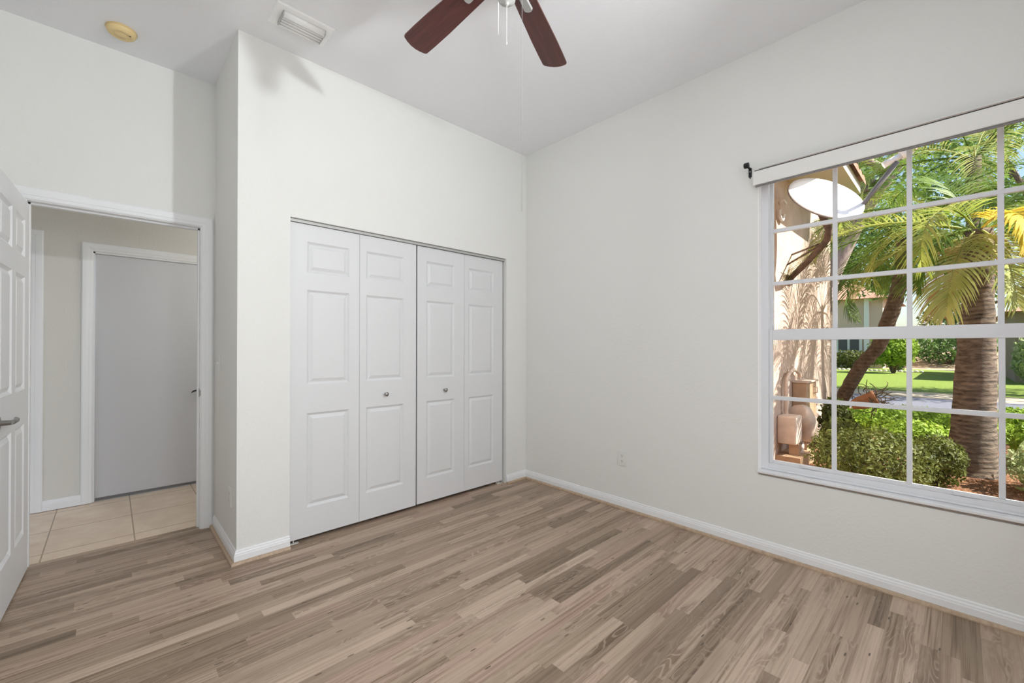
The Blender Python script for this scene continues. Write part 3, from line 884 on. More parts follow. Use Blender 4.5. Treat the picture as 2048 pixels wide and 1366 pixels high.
b = MB(); b.box((XJ - 0.006, 3.384, 1.082), (XJ, 3.456, 1.198)); b.build('plate', M_PLATE, r, O, bevel=0.0015)
b = MB(); b.extrude([(0, -0.010), (0.004, -0.010), (0.015, 0.004), (0.013, 0.010), (0, 0.010)], (XJ - 0.006, 3.415, 1.14), (XJ - 0.006, 3.425, 1.14), (-1, 0, 0)); b.build('toggle', M_PLATE, r, O)

# ---------------------------------------------------------------- ceiling things
r = empty('smoke_detector', (0.038, 3.344, ZC), 'round yellowed smoke detector on the ceiling over the doorway', 'smoke detector')
O = (0.038, 3.344, ZC)
b = MB(); b.lathe(O, (0, 0, -1), [(0, 0), (0.068, 0), (0.070, 0.006), (0.0, 0.006)], n=40); b.build('base', M_AGED, r, O)
b = MB(); b.lathe(O, (0, 0, -1), [(0.0, 0.0065), (0.066, 0.0065), (0.067, 0.012), (0.064, 0.022), (0.054, 0.032), (0.050, 0.034), (0.040, 0.034), (0.038, 0.032), (0.030, 0.032), (0.028, 0.035), (0, 0.036)], n=40); b.build('cover', M_AGED, r, O)
b = MB(); b.lathe((0.075, 3.315, ZC - 0.034), (0, 0, -1), [(0, 0), (0.004, 0), (0.004, 0.002), (0, 0.002)], n=10); b.build('indicator', M_BLACK, r, O)

VX0, VX1, VY0, VY1 = 0.637, 0.938, 2.482, 2.680
r = empty('ceiling_vent', ((VX0 + VX1) / 2, (VY0 + VY1) / 2, ZC), 'white louvred air vent on the ceiling above the closet wall', 'air vent')
O = ((VX0 + VX1) / 2, (VY0 + VY1) / 2, ZC)
b = MB()
ix0, ix1, iy0, iy1 = VX0 + 0.038, VX1 - 0.038, VY0 + 0.040, VY1 - 0.040
def frame_ring(b, o, i, z0, z1):
    (a0, a1, c0, c1), (e0, e1, f0, f1) = o, i
    vs = [(a0, c0, z0), (a1, c0, z0), (a1, c1, z0), (a0, c1, z0), (e0, f0, z1), (e1, f0, z1), (e1, f1, z1), (e0, f1, z1)]
    b.add(vs, [(0, 1, 5, 4), (1, 2, 6, 5), (2, 3, 7, 6), (3, 0, 4, 7)])
frame_ring(b, (VX0, VX1, VY0, VY1), (VX0, VX1, VY0, VY1), ZC, ZC - 0.003)
frame_ring(b, (VX0, VX1, VY0, VY1), (VX0 + 0.006, VX1 - 0.006, VY0 + 0.006, VY1 - 0.006), ZC - 0.003, ZC - 0.008)
frame_ring(b, (VX0 + 0.006, VX1 - 0.006, VY0 + 0.006, VY1 - 0.006), (ix0, ix1, iy0, iy1), ZC - 0.008, ZC - 0.008)
frame_ring(b, (ix0, ix1, iy0, iy1), (ix0, ix1, iy0, iy1), ZC - 0.008, ZC - 0.001)
b.build('frame', M_VENT, r, O)
b = MB(); b.box((ix0, iy0, ZC - 0.002), (ix1, iy1, ZC - 0.001)); b.build('duct_backing', M_SLOT, r, O)
for k in range(5):
    yy = iy0 + (k + 0.42) * (iy1 - iy0) / 5
    b = MB(); th = 0.0012
    # curved louvre, opening toward the closet wall
    wd_ = 0.024 if k == 0 else 0.0155
    prof = [(-0.009 + wd_ * (1 - math.cos(t * 1.35)) / 0.78, -0.004 - 0.030 * math.sin(t * 1.35)) for t in (0, 0.2, 0.4, 0.6, 0.8, 1)]
    vs = []
    for xx in (ix0 + 0.004, ix1 - 0.004):
        for dy, dz in prof:
            vs.append((xx, yy + dy, ZC + dz))
    n = len(prof)
    fs = [(i, i + 1, n + i + 1, n + i) for i in range(n - 1)]
    b.add(vs, fs, True)
    s = b.build('louvre', M_VENT, r, O)
    sd = s.modifiers.new('solid', 'SOLIDIFY'); sd.thickness = th
for xx in (ix0 - 0.001, ix1 - 0.003):
    b = MB(); b.box((xx, iy0 + 0.006, ZC - 0.030), (xx + 0.004, iy1 - 0.004, ZC - 0.004)); b.build('end_plate', M_STEEL, r, O)
for xx in (VX0 + 0.02, VX1 - 0.02):
    b = MB(); b.lathe((xx, (VY0 + VY1) / 2, ZC - 0.008), (0, 0, -1), [(0.004, 0), (0.003, 0.0015), (0, 0.002)], n=10); b.build('screw', M_VENT, r, O)

# ceiling fan
FXc, FYc, ZB = 1.132, 1.228, 2.775
r = empty('ceiling_fan', (FXc, FYc, ZC), 'ceiling fan with mahogany blades and nickel fittings', 'ceiling fan')
O = (FXc, FYc, ZC)
b = MB(); b.lathe(O, (0, 0, -1), [(0, 0), (0.065, 0), (0.067, 0.02), (0.05, 0.045), (0.022, 0.052), (0, 0.052)]); b.build('canopy', M_NICKEL, r, O)
b = MB(); b.tube([(FXc, FYc, ZC - 0.05), (FXc, FYc, ZB + 0.10)], 0.013, n=12); b.build('downrod', M_NICKEL, r, O)
b = MB(); b.lathe((FXc, FYc, ZB), (0, 0, 1), [(0, -0.055), (0.06, -0.055), (0.075, -0.04), (0.082, -0.01), (0.10, 0.0), (0.115, 0.02), (0.115, 0.06), (0.09, 0.10), (0.03, 0.115), (0, 0.115)], n=36); b.build('motor_housing', M_NICKEL, r, O)
b = MB(); b.lathe((FXc, FYc, 2.6), (0, 0, 1), [(0.0, 0.0), (0.006, 0.001), (0.008, 0.006), (0.011, 0.010), (0.026, 0.014), (0.033, 0.020), (0.034, 0.030), (0.027, 0.040), (0.024, 0.06), (0.04, 0.075), (0.05, 0.10), (0.05, 0.122)], n=28); b.build('switch_housing', M_STEEL, r, O)
blade_angles = [math.radians(92.5 - 68.5 * 1), math.radians(92.0), math.radians(164), math.radians(236), math.radians(308)]
def blade_outline():
    R0, R1 = 0.175, 0.680
    pts = []
    w0, w1 = 0.052, 0.067
    for t in (0.0, 0.12, 0.3, 0.6, 0.85, 1.0):
        pts.append((R0 + (R1 - 0.035 - R0) * t, w0 + (w1 - w0) * min(1, t * 1.4)))
    rr = []
    for a in (0.35, 0.75, 1.15):
        rr.append((R1 - 0.035 + 0.018 * math.sin(a), w1 - 0.018 + 0.018 * math.cos(a)))
    topside = [(R0 - 0.018, w0 * 0.55)] + pts + rr + [(R1 - 0.010, w1 * 0.55), (R1 - 0.004, w1 * 0.2)]
    return topside + [(x, -y) for x, y in reversed(topside)]
OUT = blade_outline()
for i, ang in enumerate(blade_angles):
    Mx = Matrix.Translation((FXc, FYc, ZB)) @ Matrix.Rotation(ang, 4, 'Z') @ Matrix.Rotation(math.radians(11), 4, 'X')
    n = len(OUT)
    me_v = [Vector((x, y, 0.003)) for x, y in OUT] + [Vector((x, y, -0.003)) for x, y in OUT]
    fs = [tuple(range(n)), tuple(reversed(range(n, 2 * n)))] + [(k, (k + 1) % n, n + (k + 1) % n, n + k) for k in range(n)]
    mb = MB(); mb.add(me_v, fs)
    bl = mb.build('blade', M_MAHOG, r, (0, 0, 0)); 
    bl.matrix_parent_inverse = Matrix.Identity(4)
    bl.matrix_basis = Matrix.Translation(-Vector(O)) @ Mx
    # blade iron: arm from the hub, a slim capsule plate with two screws under the blade
    ir = MB()
    ir.tube([(0.085, 0, 0.004), (0.12, 0, -0.012), (0.165, 0, -0.0085)], [0.012, 0.010, 0.011], n=10)
    cap = []
    for a in range(13):
        t = -PI / 2 + PI * a / 12
        cap.append((0.245 + 0.012 * math.cos(t), 0.0205 * math.sin(t)))
    cap += [(0.15, 0.016), (0.15, -0.016)]
    n2 = len(cap)
    ir.add([(x, y, -0.0032) for x, y in cap] + [(x, y * 0.9, -0.013) for x, y in cap], [tuple(range(n2)), tuple(reversed(range(n2, 2 * n2)))] + [(k, (k + 1) % n2, n2 + (k + 1) % n2, n2 + k) for k in range(n2)])
    io = ir.build('blade_iron', M_STEEL, bl, (0, 0, 0))
    io['label'] = 'brushed nickel blade iron'
def chain(name, pts, rad, mat, bob=None):
    b = MB(); b.tube(pts, rad, n=6)
    o = b.build(name, mat, r, O)
    if bob:
        q = MB(); p = Vector(pts[-1]); q.lathe(p, (0, 0, -1), [(0, 0), (bob, 0.003), (bob * 1.1, 0.010), (bob * 0.6, 0.015), (0, 0.016)], n=10)
        q.build('bob', mat, o, O)
    return o
chain('pull_chain', [(FXc - 0.001, FYc - 0.001, 2.612), (FXc - 0.001, FYc, 2.585), (FXc - 0.0015, FYc, 2.46)], 0.0016, M_CHAIN, 0.0022)
q0 = Vector((FXc, FYc, 0)) + _rt * -0.034
chain('pull_chain', [(FXc - 0.01, FYc + 0.02, 2.635), (q0.x + 0.006, q0.y + 0.006, 2.63), (q0.x, q0.y, 2.60), (q0.x, q0.y, 2.485)], [0.003, 0.003, 0.0018, 0.001], M_CHAIN)
q1 = Vector((FXc, FYc, 0)) + _rt * 0.0600
chain('pull_cord', [(FXc + 0.03, FYc - 0.02, 2.66), (q1.x, q1.y, 2.65), (q1.x, q1.y, 2.5), (q1.x, q1.y, 1.787)], [0.0012, 0.0010, 0.0007, 0.0006], M_CORD)

# ================================================================= OUTDOORS
GZ = -0.15
def plane_grid(x0, x1, y0, y1, z, nx, ny, amp=0.0, fr=0.5):
    b = MB(); vs, fs = [], []
    for i in range(nx + 1):
        for j in range(ny + 1):
            x, y = x0 + (x1 - x0) * i / nx, y0 + (y1 - y0) * j / ny
            vs.append((x, y, z + amp * mnoise.noise((x * fr, y * fr, 3.1))))
    for i in range(nx):
        for j in range(ny):
            a = i * (ny + 1) + j
            fs.append((a, a + ny + 1, a + ny + 2, a + 1))
    b.add(vs, fs, True)
    return b
structure(plane_grid(3.1, 12.6, -14, 9, GZ, 40, 60, 0.03, 1.2), 'ground_bed', M_MULCH, 'red-brown mulch bed outside the window', 'ground')
structure(plane_grid(12.6, 16.9, -30, 18, GZ - 0.03, 4, 8), 'ground_road', M_ROAD, 'grey asphalt road between the shrubs and the lawn', 'road')
structure(plane_grid(16.9, 18.4, -30, 18, GZ - 0.01, 6, 40, 0.05, 0.8), 'ground_verge', M_KERB, 'pale dirt verge along the edge of the lawn', 'ground')
structure(plane_grid(18.4, 37.6, -40, 24, GZ, 40, 60, 0.06, 0.3), 'ground_lawn', M_LAWN, 'bright green lawn across the road', 'lawn')
b = plane_grid(37.6, 95, -70, 70, GZ, 30, 60)
b.v = [(x, y, z + min(1.3, max(0, (x - 39) * 0.16)) + 0.15 * mnoise.noise((x * 0.2, y * 0.2, 1))) for x, y, z in b.v]
structure(b, 'ground_bank', M_BANK, 'dry tan bank rising behind the lawn', 'ground')

# own house: unseen overhang added to shade the window, and the left wing
b = MB(); b.box((XW + T, YB - 0.6, 3.10), (XW + T + 0.72, 1.10, 3.28)); structure(b, 'shading_overhang', M_SOFFIT, 'unseen roof overhang added to keep sun off the window', 'roof')
WV = 1.50
wg = empty('house_wing', (6.0, WV, 0), 'peach stucco house wing with tiled eave left of the window view', 'house', None, 'structure')
O = (6.0, WV, 0)
b = MB(); b.box((XW + T + 0.01, WV, GZ - 0.05), (8.8, WV + 3.2, 3.38)); b.build('wall', M_STUCCO, wg, O)
b = MB(); b.box((XW + T + 0.73, WV - 0.54, 3.38), (7.48, WV + 3.2, 3.44)); b.box((XW + T + 0.73, WV - 0.56, 3.38), (7.50, WV - 0.54, 3.52)); b.box((7.48, WV - 0.54, 3.381), (7.50, WV + 3.2, 3.519)); b.build('soffit', M_SOFFIT, wg, O)
b = MB(); vs, fs = [], []
nx_ = 200
for i in range(nx_ + 1):
    x = XW + T + 0.73 + (7.56 - XW - T - 0.73) * i / nx_
    h = 0.055 * abs(math.sin(x * PI / 0.26)) ** 0.7
    for (yy, zz) in ((WV - 0.61, 3.50), (WV - 0.61, 3.535 + h), (WV + 1.4, 4.15 + h)):
        vs.append((x, yy, zz))
for i in range(nx_):
    for j in range(2):
        fs.append((i * 3 + j, i * 3 + j + 1, i * 3 + 4 + j, i * 3 + 3 + j))
b.add(vs, fs); b.build('roof_tiles', M_TERRA, wg, O)

# service boxes on the wing wall
r = empty('electrical_box', (6.68, WV, 0.45), 'tan electrical box on the sunlit wing wall', 'electrical box')
O = (6.68, WV, 0.45)
b = MB(); b.box((6.42, WV - 0.16, 0.34), (6.95, WV - 0.001, 0.80)); b.build('body', M_BOX, r, O, bevel=0.012)
b = MB(); b.box((6.40, WV - 0.18, 0.80), (6.97, WV - 0.001, 0.825)); b.build('hood', M_PALEBOX, r, O, bevel=0.006)
b = MB(); b.tube([(6.80, WV - 0.165, 0.74), (6.80, WV - 0.20, 0.73), (6.80, WV - 0.20, 0.66), (6.80, WV - 0.165, 0.65)], 0.008, n=8); b.build('latch', M_PALEBOX, r, O)
r = empty('conduit', (6.2, WV, 0.5), 'arched pale conduit pipe above the tan electrical box', 'pipe')
b = MB()
pts = [(5.95, WV - 0.05, 0.10), (5.95, WV - 0.05, 0.80)] + [(5.95 + 0.55 * (1 - math.cos(a)) / 2 * 1.25, WV - 0.05, 0.80 + 0.17 * math.sin(a)) for a in (0.4, 0.8, 1.2, 1.6, 2.0, 2.4, 2.7)]
b.tube(pts, 0.022, n=8); b.build('pipe', M_PALEBOX, r, (6.2, WV, 0.5))
r = empty('pump_housing', (6.15, WV - 0.2, 0.2), 'pale rounded pump housing low on the wing wall', 'pump')
O = (6.15, WV - 0.2, 0.2)
b = MB(); b.tube([(6.05, WV - 0.14, 0.46), (6.12, WV - 0.16, 0.44), (6.22, WV - 0.17, 0.36), (6.30, WV - 0.16, 0.20), (6.30, WV - 0.15, 0.10)], [0.10, 0.13, 0.135, 0.125, 0.09], n=16); b.build('shell', M_PALEBOX, r, O)
b = MB(); b.box((5.75, WV - 0.20, 0.12), (6.02, WV - 0.001, 0.45)); b.build('case', M_PALEBOX, r, O, bevel=0.02)
b = MB(); b.tube([(5.9, WV - 0.12, 0.12), (5.92, WV - 0.16, 0.02), (6.05, WV - 0.19, -0.01), (6.2, WV - 0.16, 0.03), (6.25, WV - 0.15, 0.12)], 0.02, n=8); b.build('hose', M_PALEBOX, r, O)
b = MB(); b.box((5.7, WV - 0.25, GZ - 0.03), (6.4, WV - 0.001, -0.012)); b.box((5.85, WV - 0.2, -0.012), (5.95, WV - 0.1, 0.12)); b.box((6.24, WV - 0.2, -0.012), (6.36, WV - 0.1, 0.12)); b.build('plinth', M_BOX, r, O)
r = empty('wall_lamp', (5.85, WV, 2.9), 'small round lamp ring on the shaded wing wall', 'wall lamp')
b = MB()
b.tube([(5.85 + 0.085 * math.cos(a), WV - 0.03, 2.86 + 0.075 * math.sin(a)) for a in [2.6 + 0.35 * k for k in range(12)]], 0.017, n=8)
b.build('ring', M_FRAMEW, r, (5.85, WV, 2.9))
b = MB(); b.tube([(5.85, WV, 3.0), (5.86, WV - 0.05, 3.02), (5.92, WV - 0.06, 2.99)], 0.014, n=8); b.build('bracket', M_FRAMEW, r, (5.85, WV, 2.9))

# satellite dish on a bent mast
DC = Vector((5.636, 0.998, 2.889))
nrm = Vector((-0.526, -0.586, 0.617)).normalized()
cv = (Vector((0, 0, 1.25)) - DC).normalized()
ax1 = nrm.cross(cv).normalized()
ax2 = nrm.cross(ax1).normalized()
r = empty('satellite_dish', tuple(DC), 'white satellite dish on a brown bent mast outside the window', 'satellite dish')
O = tuple(DC)
b = MB(); vs, fs = [], []
NR, NA = 8, 40
RA, RB, DP = 0.38, 0.38, 0.055
def dpt(rr, a, off=0.0):
    return DC + ax1 * (RA * rr * math.cos(a)) + ax2 * (RB * rr * math.sin(a)) + nrm * (DP * (rr * rr - 1) - off)
for side in (0.0, 0.010):
    for i in range(NR + 1):
        for k in range(NA):
            vs.append(dpt(i / NR, 2 * PI * k / NA, side))
S = (NR + 1) * NA
for s in range(2):
    for i in range(NR):
        for k in range(NA):
            k2 = (k + 1) % NA
            f = (s * S + i * NA + k, s * S + i * NA + k2, s * S + (i + 1) * NA + k2, s * S + (i + 1) * NA + k)
            fs.append(f)
for k in range(NA):
    k2 = (k + 1) % NA
    fs.append((NR * NA + k, NR * NA + k2, S + NR * NA + k2, S + NR * NA + k))
b.add(vs, fs, True); rf = b.build('reflector', M_DISH, r, O)
b = MB(); ring = [dpt(1.0, 2 * PI * k / 40, 0.016) for k in range(41)]
b.tube(ring, 0.006, n=6); b.build('rim', M_DISHGREY, rf, O)
# arm and receiver head: from the lower edge of the dish out to its focus
low = None
best = -9
for k in range(60):
    p = dpt(1.0, 2 * PI * k / 60)
    s = (p - DC).dot(_rt) * 0.93 - (p - DC).z * 0.30
    if s > best:
        best, low = s, p
LN = Vector((5.75, 0.078 * 5.75, 1.25 + (691 - 312) / 848 * (0.687 * 5.75 + 0.726 * 0.078 * 5.75)))
b = MB(); b.tube([low - nrm * 0.05 - _rt * 0.10, low - nrm * 0.02 + _rt * 0.0, LN + Vector((0, -0.02, -0.03))], [0.022, 0.024, 0.024], n=8); b.build('feed_arm', M_DISHGREY, r, O)
b = MB()
hd_ = (DC - LN).normalized()
b.tube([LN + hd_ * 0.10, LN + hd_ * 0.03, LN - hd_ * 0.05], [0.035, 0.030, 0.03], n=12); b.tube([LN - hd_ * 0.05, LN - hd_ * 0.12], [0.045, 0.045], n=10); b.build('receiver_head', M_DISH, r, O)
back = DC - nrm * 0.115
bend = Vector((5.88, 1.03, 2.46))
foot = Vector((6.25, WV - 0.005, 2.11))
b = MB(); b.tube([foot, foot.lerp(bend, 0.5) + Vector((0, 0, -0.01)), bend + Vector((0.08, 0.06, -0.03)), bend + Vector((0, 0, 0.02)), bend + Vector((-0.03, -0.02, 0.12)), back - nrm * 0.02], [0.035, 0.035, 0.036, 0.037, 0.036, 0.036], n=12); b.build('mast', M_RUST, r, O)
b = MB(); b.box(foot + Vector((-0.10, -0.012, -0.06)), foot + Vector((0.10, 0.003, 0.06))); b.build('foot_plate', M_RUST, r, O)
for tx, tz in ((6.42, 2.46), (6.2, 2.30)):
    b = MB(); b.tube([bend + Vector((0, 0, 0.0)), (tx, WV - 0.004, tz)], 0.012, n=8); b.build('strut', M_RUST, r, O)
b = MB(); b.tube([DC - nrm * 0.062, DC - nrm * 0.13], [0.075, 0.055], n=12); b.build('dish_bracket', M_DISHGREY, r, O)

# ---------------------------------------------------------------- palms and fronds
def frond_mesh(mb, base, az, el, L, droop, leafL, n=34, sag=0.7, wid=0.018, rw=0.012, seed=0, fold=0.35):
    rnd = random.Random(seed)
    N = 16
    p = Vector(base)
    pts, dirs = [p.copy()], []
    for i in range(N):
        t = i / (N - 1)
        e = el - droop * (t ** 1.3)
        d = Vector((math.cos(az) * math.cos(e), math.sin(az) * math.cos(e), math.sin(e)))
        dirs.append(d)
        p = p + d * (L / N)
        pts.append(p.copy())
    dirs.append(dirs[-1])
    mb.tube(pts, [rw * (1 - 0.85 * i / N) for i in range(N + 1)], n=4, cap=False)
    side = Vector((-math.sin(az), math.cos(az), 0))
    for k in range(n):
        t = 0.16 + 0.84 * (k + 0.5) / n
        f = t * N
        i = min(int(f), N - 1)
        pos = pts[i].lerp(pts[i + 1], f - i)
        d = dirs[i]
        nn = side.cross(d)
        if nn.z < 0:
            nn = -nn
        ll = leafL * (0.45 + 1.1 * math.sin(PI * min(1, 0.12 + 0.8 * t)) * 0.55) * (1.0 if t < 0.85 else 1.0 - (t - 0.85) * 3)
        al = math.radians(62 - 34 * t)
        for s in (-1, 1):
            ld = (d * math.cos(al) + side * (s * math.sin(al)) + nn * fold + Vector((rnd.uniform(-.09, .09), rnd.uniform(-.09, .09), rnd.uniform(-.09, .09)))).normalized()
            wv = ld.cross(nn).normalized()
            l2 = ll * rnd.uniform(0.85, 1.1)
            w = wid * rnd.uniform(0.8, 1.2)
            q = pos.copy()
            vs = []
            dd = ld.copy()
            segs = 4
            for j in range(segs + 1):
                ww = w * (0.7, 1.0, 0.85, 0.55, 0.06)[j] * 0.5
                vs += [q + wv * ww, q - wv * ww]
                dd = (dd + Vector((0, 0, -sag * 0.22 * (j + 1) * 0.6))).normalized()
                q = q + dd * (l2 / segs)
            mb.add(vs, [(2 * j, 2 * j + 1, 2 * j + 3, 2 * j + 2) for j in range(segs)])

def palm(name, base, axis_pts, radii, fronds, bark, label, group, boots=True, seed=1):
    root = empty(name, base, label, 'palm tree', group)
    b = MB(); b.tube(axis_pts, radii, n=24, cap=True)
    # roughen the trunk
    nv = []
    for (x, y, z) in b.v:
        k = 1 + 0.0
        nv.append((x + 0.012 * mnoise.noise((x * 9, y * 9, z * 16)), y + 0.012 * mnoise.noise((x * 9 + 7, y * 9, z * 16)), z))
    b.v = nv
    b.build('trunk', bark, root, base)
    top = Vector(axis_pts[-1])
    for i, f in enumerate(fronds):
        mb = MB()
        frond_mesh(mb, top + Vector((math.cos(f['az']) * 0.05, math.sin(f['az']) * 0.05, f.get('dz', 0))), f['az'], f['el'], f['L'], f['droop'], f.get('leaf', 0.42), f.get('n', 42), f.get('sag', 0.7), f.get('wid', 0.019), seed=seed * 100 + i)
        mb.build('frond', f.get('mat', L_FROND), root, base)
    return root

def rnd_fronds(n, seed, L=(1.6, 2.2), el=(0.2, 1.2), droop=(1.3, 2.1), leaf=0.42, mats=None, **kw):
    rr = random.Random(seed)
    out = []
    for i in range(n):
        out.append(dict(az=2 * PI * i / n + rr.uniform(-.25, .25), el=rr.uniform(*el), L=rr.uniform(*L), droop=rr.uniform(*droop), leaf=leaf, mat=rr.choice(mats or [L_FROND]), **kw))
    return out

def spine(p0, p1, n, f=None):
    p0, p1 = Vector(p0), Vector(p1)
    return [p0.lerp(p1, i / (n - 1)) + (f(i / (n - 1)) if f else Vector()) for i in range(n)]

mixm = [L_FROND, L_FROND, L_FRONDY, L_FRONDW]
# the big palm in front of the window
B = (6.95, -0.075, GZ)
tr = [(6.95, -0.085, GZ - 0.05), (6.95, -0.09, 0.05), (6.95, -0.10, 0.4), (6.95, -0.115, 0.9), (6.95, -0.125, 1.3), (6.95, -0.135, 1.8), (6.95, -0.14, 2.25), (6.95, -0.14, 2.55)]
tr2 = []
for i in range(len(tr) - 1):
    for k in range(6):
        tr2.append(Vector(tr[i]).lerp(Vector(tr[i + 1]), k / 6))
tr2.append(Vector(tr[-1]))
def rad_big(z):
    pts = [(-0.3, 0.27), (-0.1, 0.205), (0.05, 0.192), (0.4, 0.178), (0.9, 0.163), (1.3, 0.148), (1.8, 0.125), (2.4, 0.115), (3.1, 0.11)]
    for (a, ra), (c, rc) in zip(pts, pts[1:]):
        if a <= z <= c:
            return ra + (rc - ra) * (z - a) / (c - a)
    return 0.15
fr_big = rnd_fronds(13, 3, (2.0, 2.6), (0.3, 1.25), (1.4, 2.2), 0.50, mixm)
fr_big = [f for f in fr_big if not 2.55 < f['az'] % (2 * PI) < 3.75 and not 4.3 < f['az'] % (2 * PI) < 5.2]
fr_big += rnd_fronds(9, 17, (1.0, 1.4), (-0.5, 0.1), (0.9, 1.4), 0.42, [L_FRONDY, L_FROND, L_DEAD, L_FRONDW])
fr_big += [dict(az=math.radians(158), el=0.55, L=1.5, droop=2.3, leaf=0.5, mat=L_FRONDY, wid=0.017), dict(az=math.radians(120), el=0.35, L=1.3, droop=2.0, leaf=0.5, mat=L_FRONDY, wid=0.017),
           dict(az=math.radians(205), el=0.4, L=1.0, droop=2.0, leaf=0.4, mat=L_GOLD, wid=0.03), dict(az=math.radians(250), el=0.2, L=1.1, droop=2.0, leaf=0.45, mat=L_GOLD, wid=0.03),
           dict(az=math.radians(165), el=-0.45, L=1.35, droop=0.9, leaf=0.5, mat=L_FRONDW, wid=0.022)]
fr_big = [f for f in fr_big if not (f['el'] < 0.15 and 3.9 < f['az'] % (2 * PI) < 5.6)]
palm('palm_tree', B, tr2, [rad_big(p.z) for p in tr2], fr_big, M_PALMBARK, 'thick-trunked palm standing in the mulch close to the window', 'garden palms', seed=2)
# the leaning palm with the dark rough trunk
B = (8.5, 1.46, GZ)
tl = [Vector(p) for p in ((8.5, 1.48, GZ - 0.05), (8.5, 1.38, 0.26), (8.5, 1.22, 0.62), (8.5, 1.06, 0.98), (8.5, 0.86, 1.26), (8.5, 0.70, 1.8), (8.5, 0.61, 2.2), (8.5, 0.58, 2.5), (8.5, 0.56, 2.85))]
tl2 = []
for i in range(len(tl) - 1):
    for k in range(5):
        tl2.append(tl[i].lerp(tl[i + 1], k / 5))
tl2.append(tl[-1])
fr_l = rnd_fronds(15, 11, (1.5, 2.2), (-0.1, 1.1), (1.5, 2.4), 0.42, mixm)
palm('palm_tree', B, tl2, [0.090 + 0.006 * (i % 2) for i in range(len(tl2))], fr_l, M_DATEBARK, 'leaning palm with a dark rough curved trunk', 'garden palms', seed=4)
# three more palms beyond
def small_palm(base, h, nf, seed, label, L=(1.5, 2.0), el=(0.0, 1.1), droop=(1.4, 2.2), leaf=0.40, mats=mixm, r0=0.07, **kw):
    ax = spine((base[0], base[1], GZ - 0.05), (base[0], base[1], h), 10)
    palm('palm_tree', (base[0], base[1], GZ), ax, [r0 * (1.15 - 0.03 * i) for i in range(10)], rnd_fronds(nf, seed, L, el, droop, leaf, mats, **kw), M_PALMBARK, label, 'garden palms', seed=seed)
small_palm((10.6, -1.75), 3.1, 12, 41, 'palm with golden drooping fronds right of the thick trunk', (1.7, 2.2), (0.0, 1.0), (1.5, 2.3), 0.46, [L_FROND, L_FRONDY, L_GOLD, L_FRONDW], 0.09)
small_palm((11.0, -0.17), 4.6, 13, 51, 'tall green palm behind the thick trunk', (2.2, 2.8), (0.0, 1.2), (1.2, 2.0), 0.52, [L_FROND, L_FROND, L_FRONDW], 0.11)
small_palm((11.6, 2.05), 4.2, 12, 61, 'green palm rising behind the end of the wing', (1.9, 2.5), (0.0, 1.2), (1.3, 2.1), 0.48, [L_FROND, L_FRONDY, L_FRONDW], 0.10)

# ---------------------------------------------------------------- leafy trees and bushes
def leaf_cloud(mb, centers, n, size, seed, aspect=0.5):
    rr = random.Random(seed)
    tot = sum(c[1] ** 2 for c in centers)
    for (c, rad, sq) in [(Vector(c[0]), c[1], c[2] if len(c) > 2 else 1.0) for c in centers]:
        m = int(n * rad * rad / tot)
        for _ in range(m):
            d = Vector((rr.gauss(0, 1), rr.gauss(0, 1), rr.gauss(0, 1)))
            d.normalize()
            q = c + Vector((d.x, d.y, d.z * sq)) * rad * (rr.random() ** 0.45)
            a = Vector((rr.gauss(0, 1), rr.gauss(0, 1), rr.gauss(0, 0.6))).normalized()
            w = a.cross(Vector((rr.gauss(0, 1), rr.gauss(0, 1), rr.gauss(0, 1)))).normalized()
            s = size * rr.uniform(0.6, 1.3)
            mb.add([q - a * s * 0.5, q + w * s * aspect * 0.5, q + a * s * 0.5, q - w * s * aspect * 0.5], [(0, 1, 2, 3)])

def tree(base, h, crown_r, n, size, mat, bark, label, seed, trunk=None, cz=None, spread=1.0, nclus=12):
    rr = random.Random(seed)
    root = empty('broadleaf_tree', base, label, 'tree', 'trees beyond the garden')
    bx, by, bz = base
    cz = cz or h * 0.65
    tp = trunk or [(bx, by, bz - 0.1), (bx + 0.1, by + 0.1, bz + cz * 0.4), (bx - 0.1, by, bz + cz * 0.8), (bx, by + 0.2, bz + h * 0.85)]
    b = MB(); b.tube(tp, [crown_r * 0.085, crown_r * 0.065, crown_r * 0.05, crown_r * 0.02] if len(tp) == 4 else [0.32 - 0.2 * i / (len(tp) - 1) for i in range(len(tp))], n=12)
    cl = []
    for i in range(nclus):
        a = rr.uniform(0, 2 * PI)
        q = rr.random() ** 0.5 * crown_r * 0.8 * spread
        z = bz + cz + rr.uniform(-0.45, 0.5) * (h - cz) * 1.6
        c = (bx + q * math.cos(a), by + q * math.sin(a), z)
        cl.append((c, crown_r * rr.uniform(0.30, 0.48), 0.75))
        s = Vector(tp[-2]).lerp(Vector(tp[-3]), rr.random())
        b.tube([s, s.lerp(Vector(c), 0.5) + Vector((0, 0, 0.1)), c], [crown_r * 0.03, crown_r * 0.02, crown_r * 0.008], n=6)
    b.build('trunk', bark, root, base)
    mb = MB(); leaf_cloud(mb, cl, n, size, seed)
    mb.build('foliage', mat, root, base)
    return root

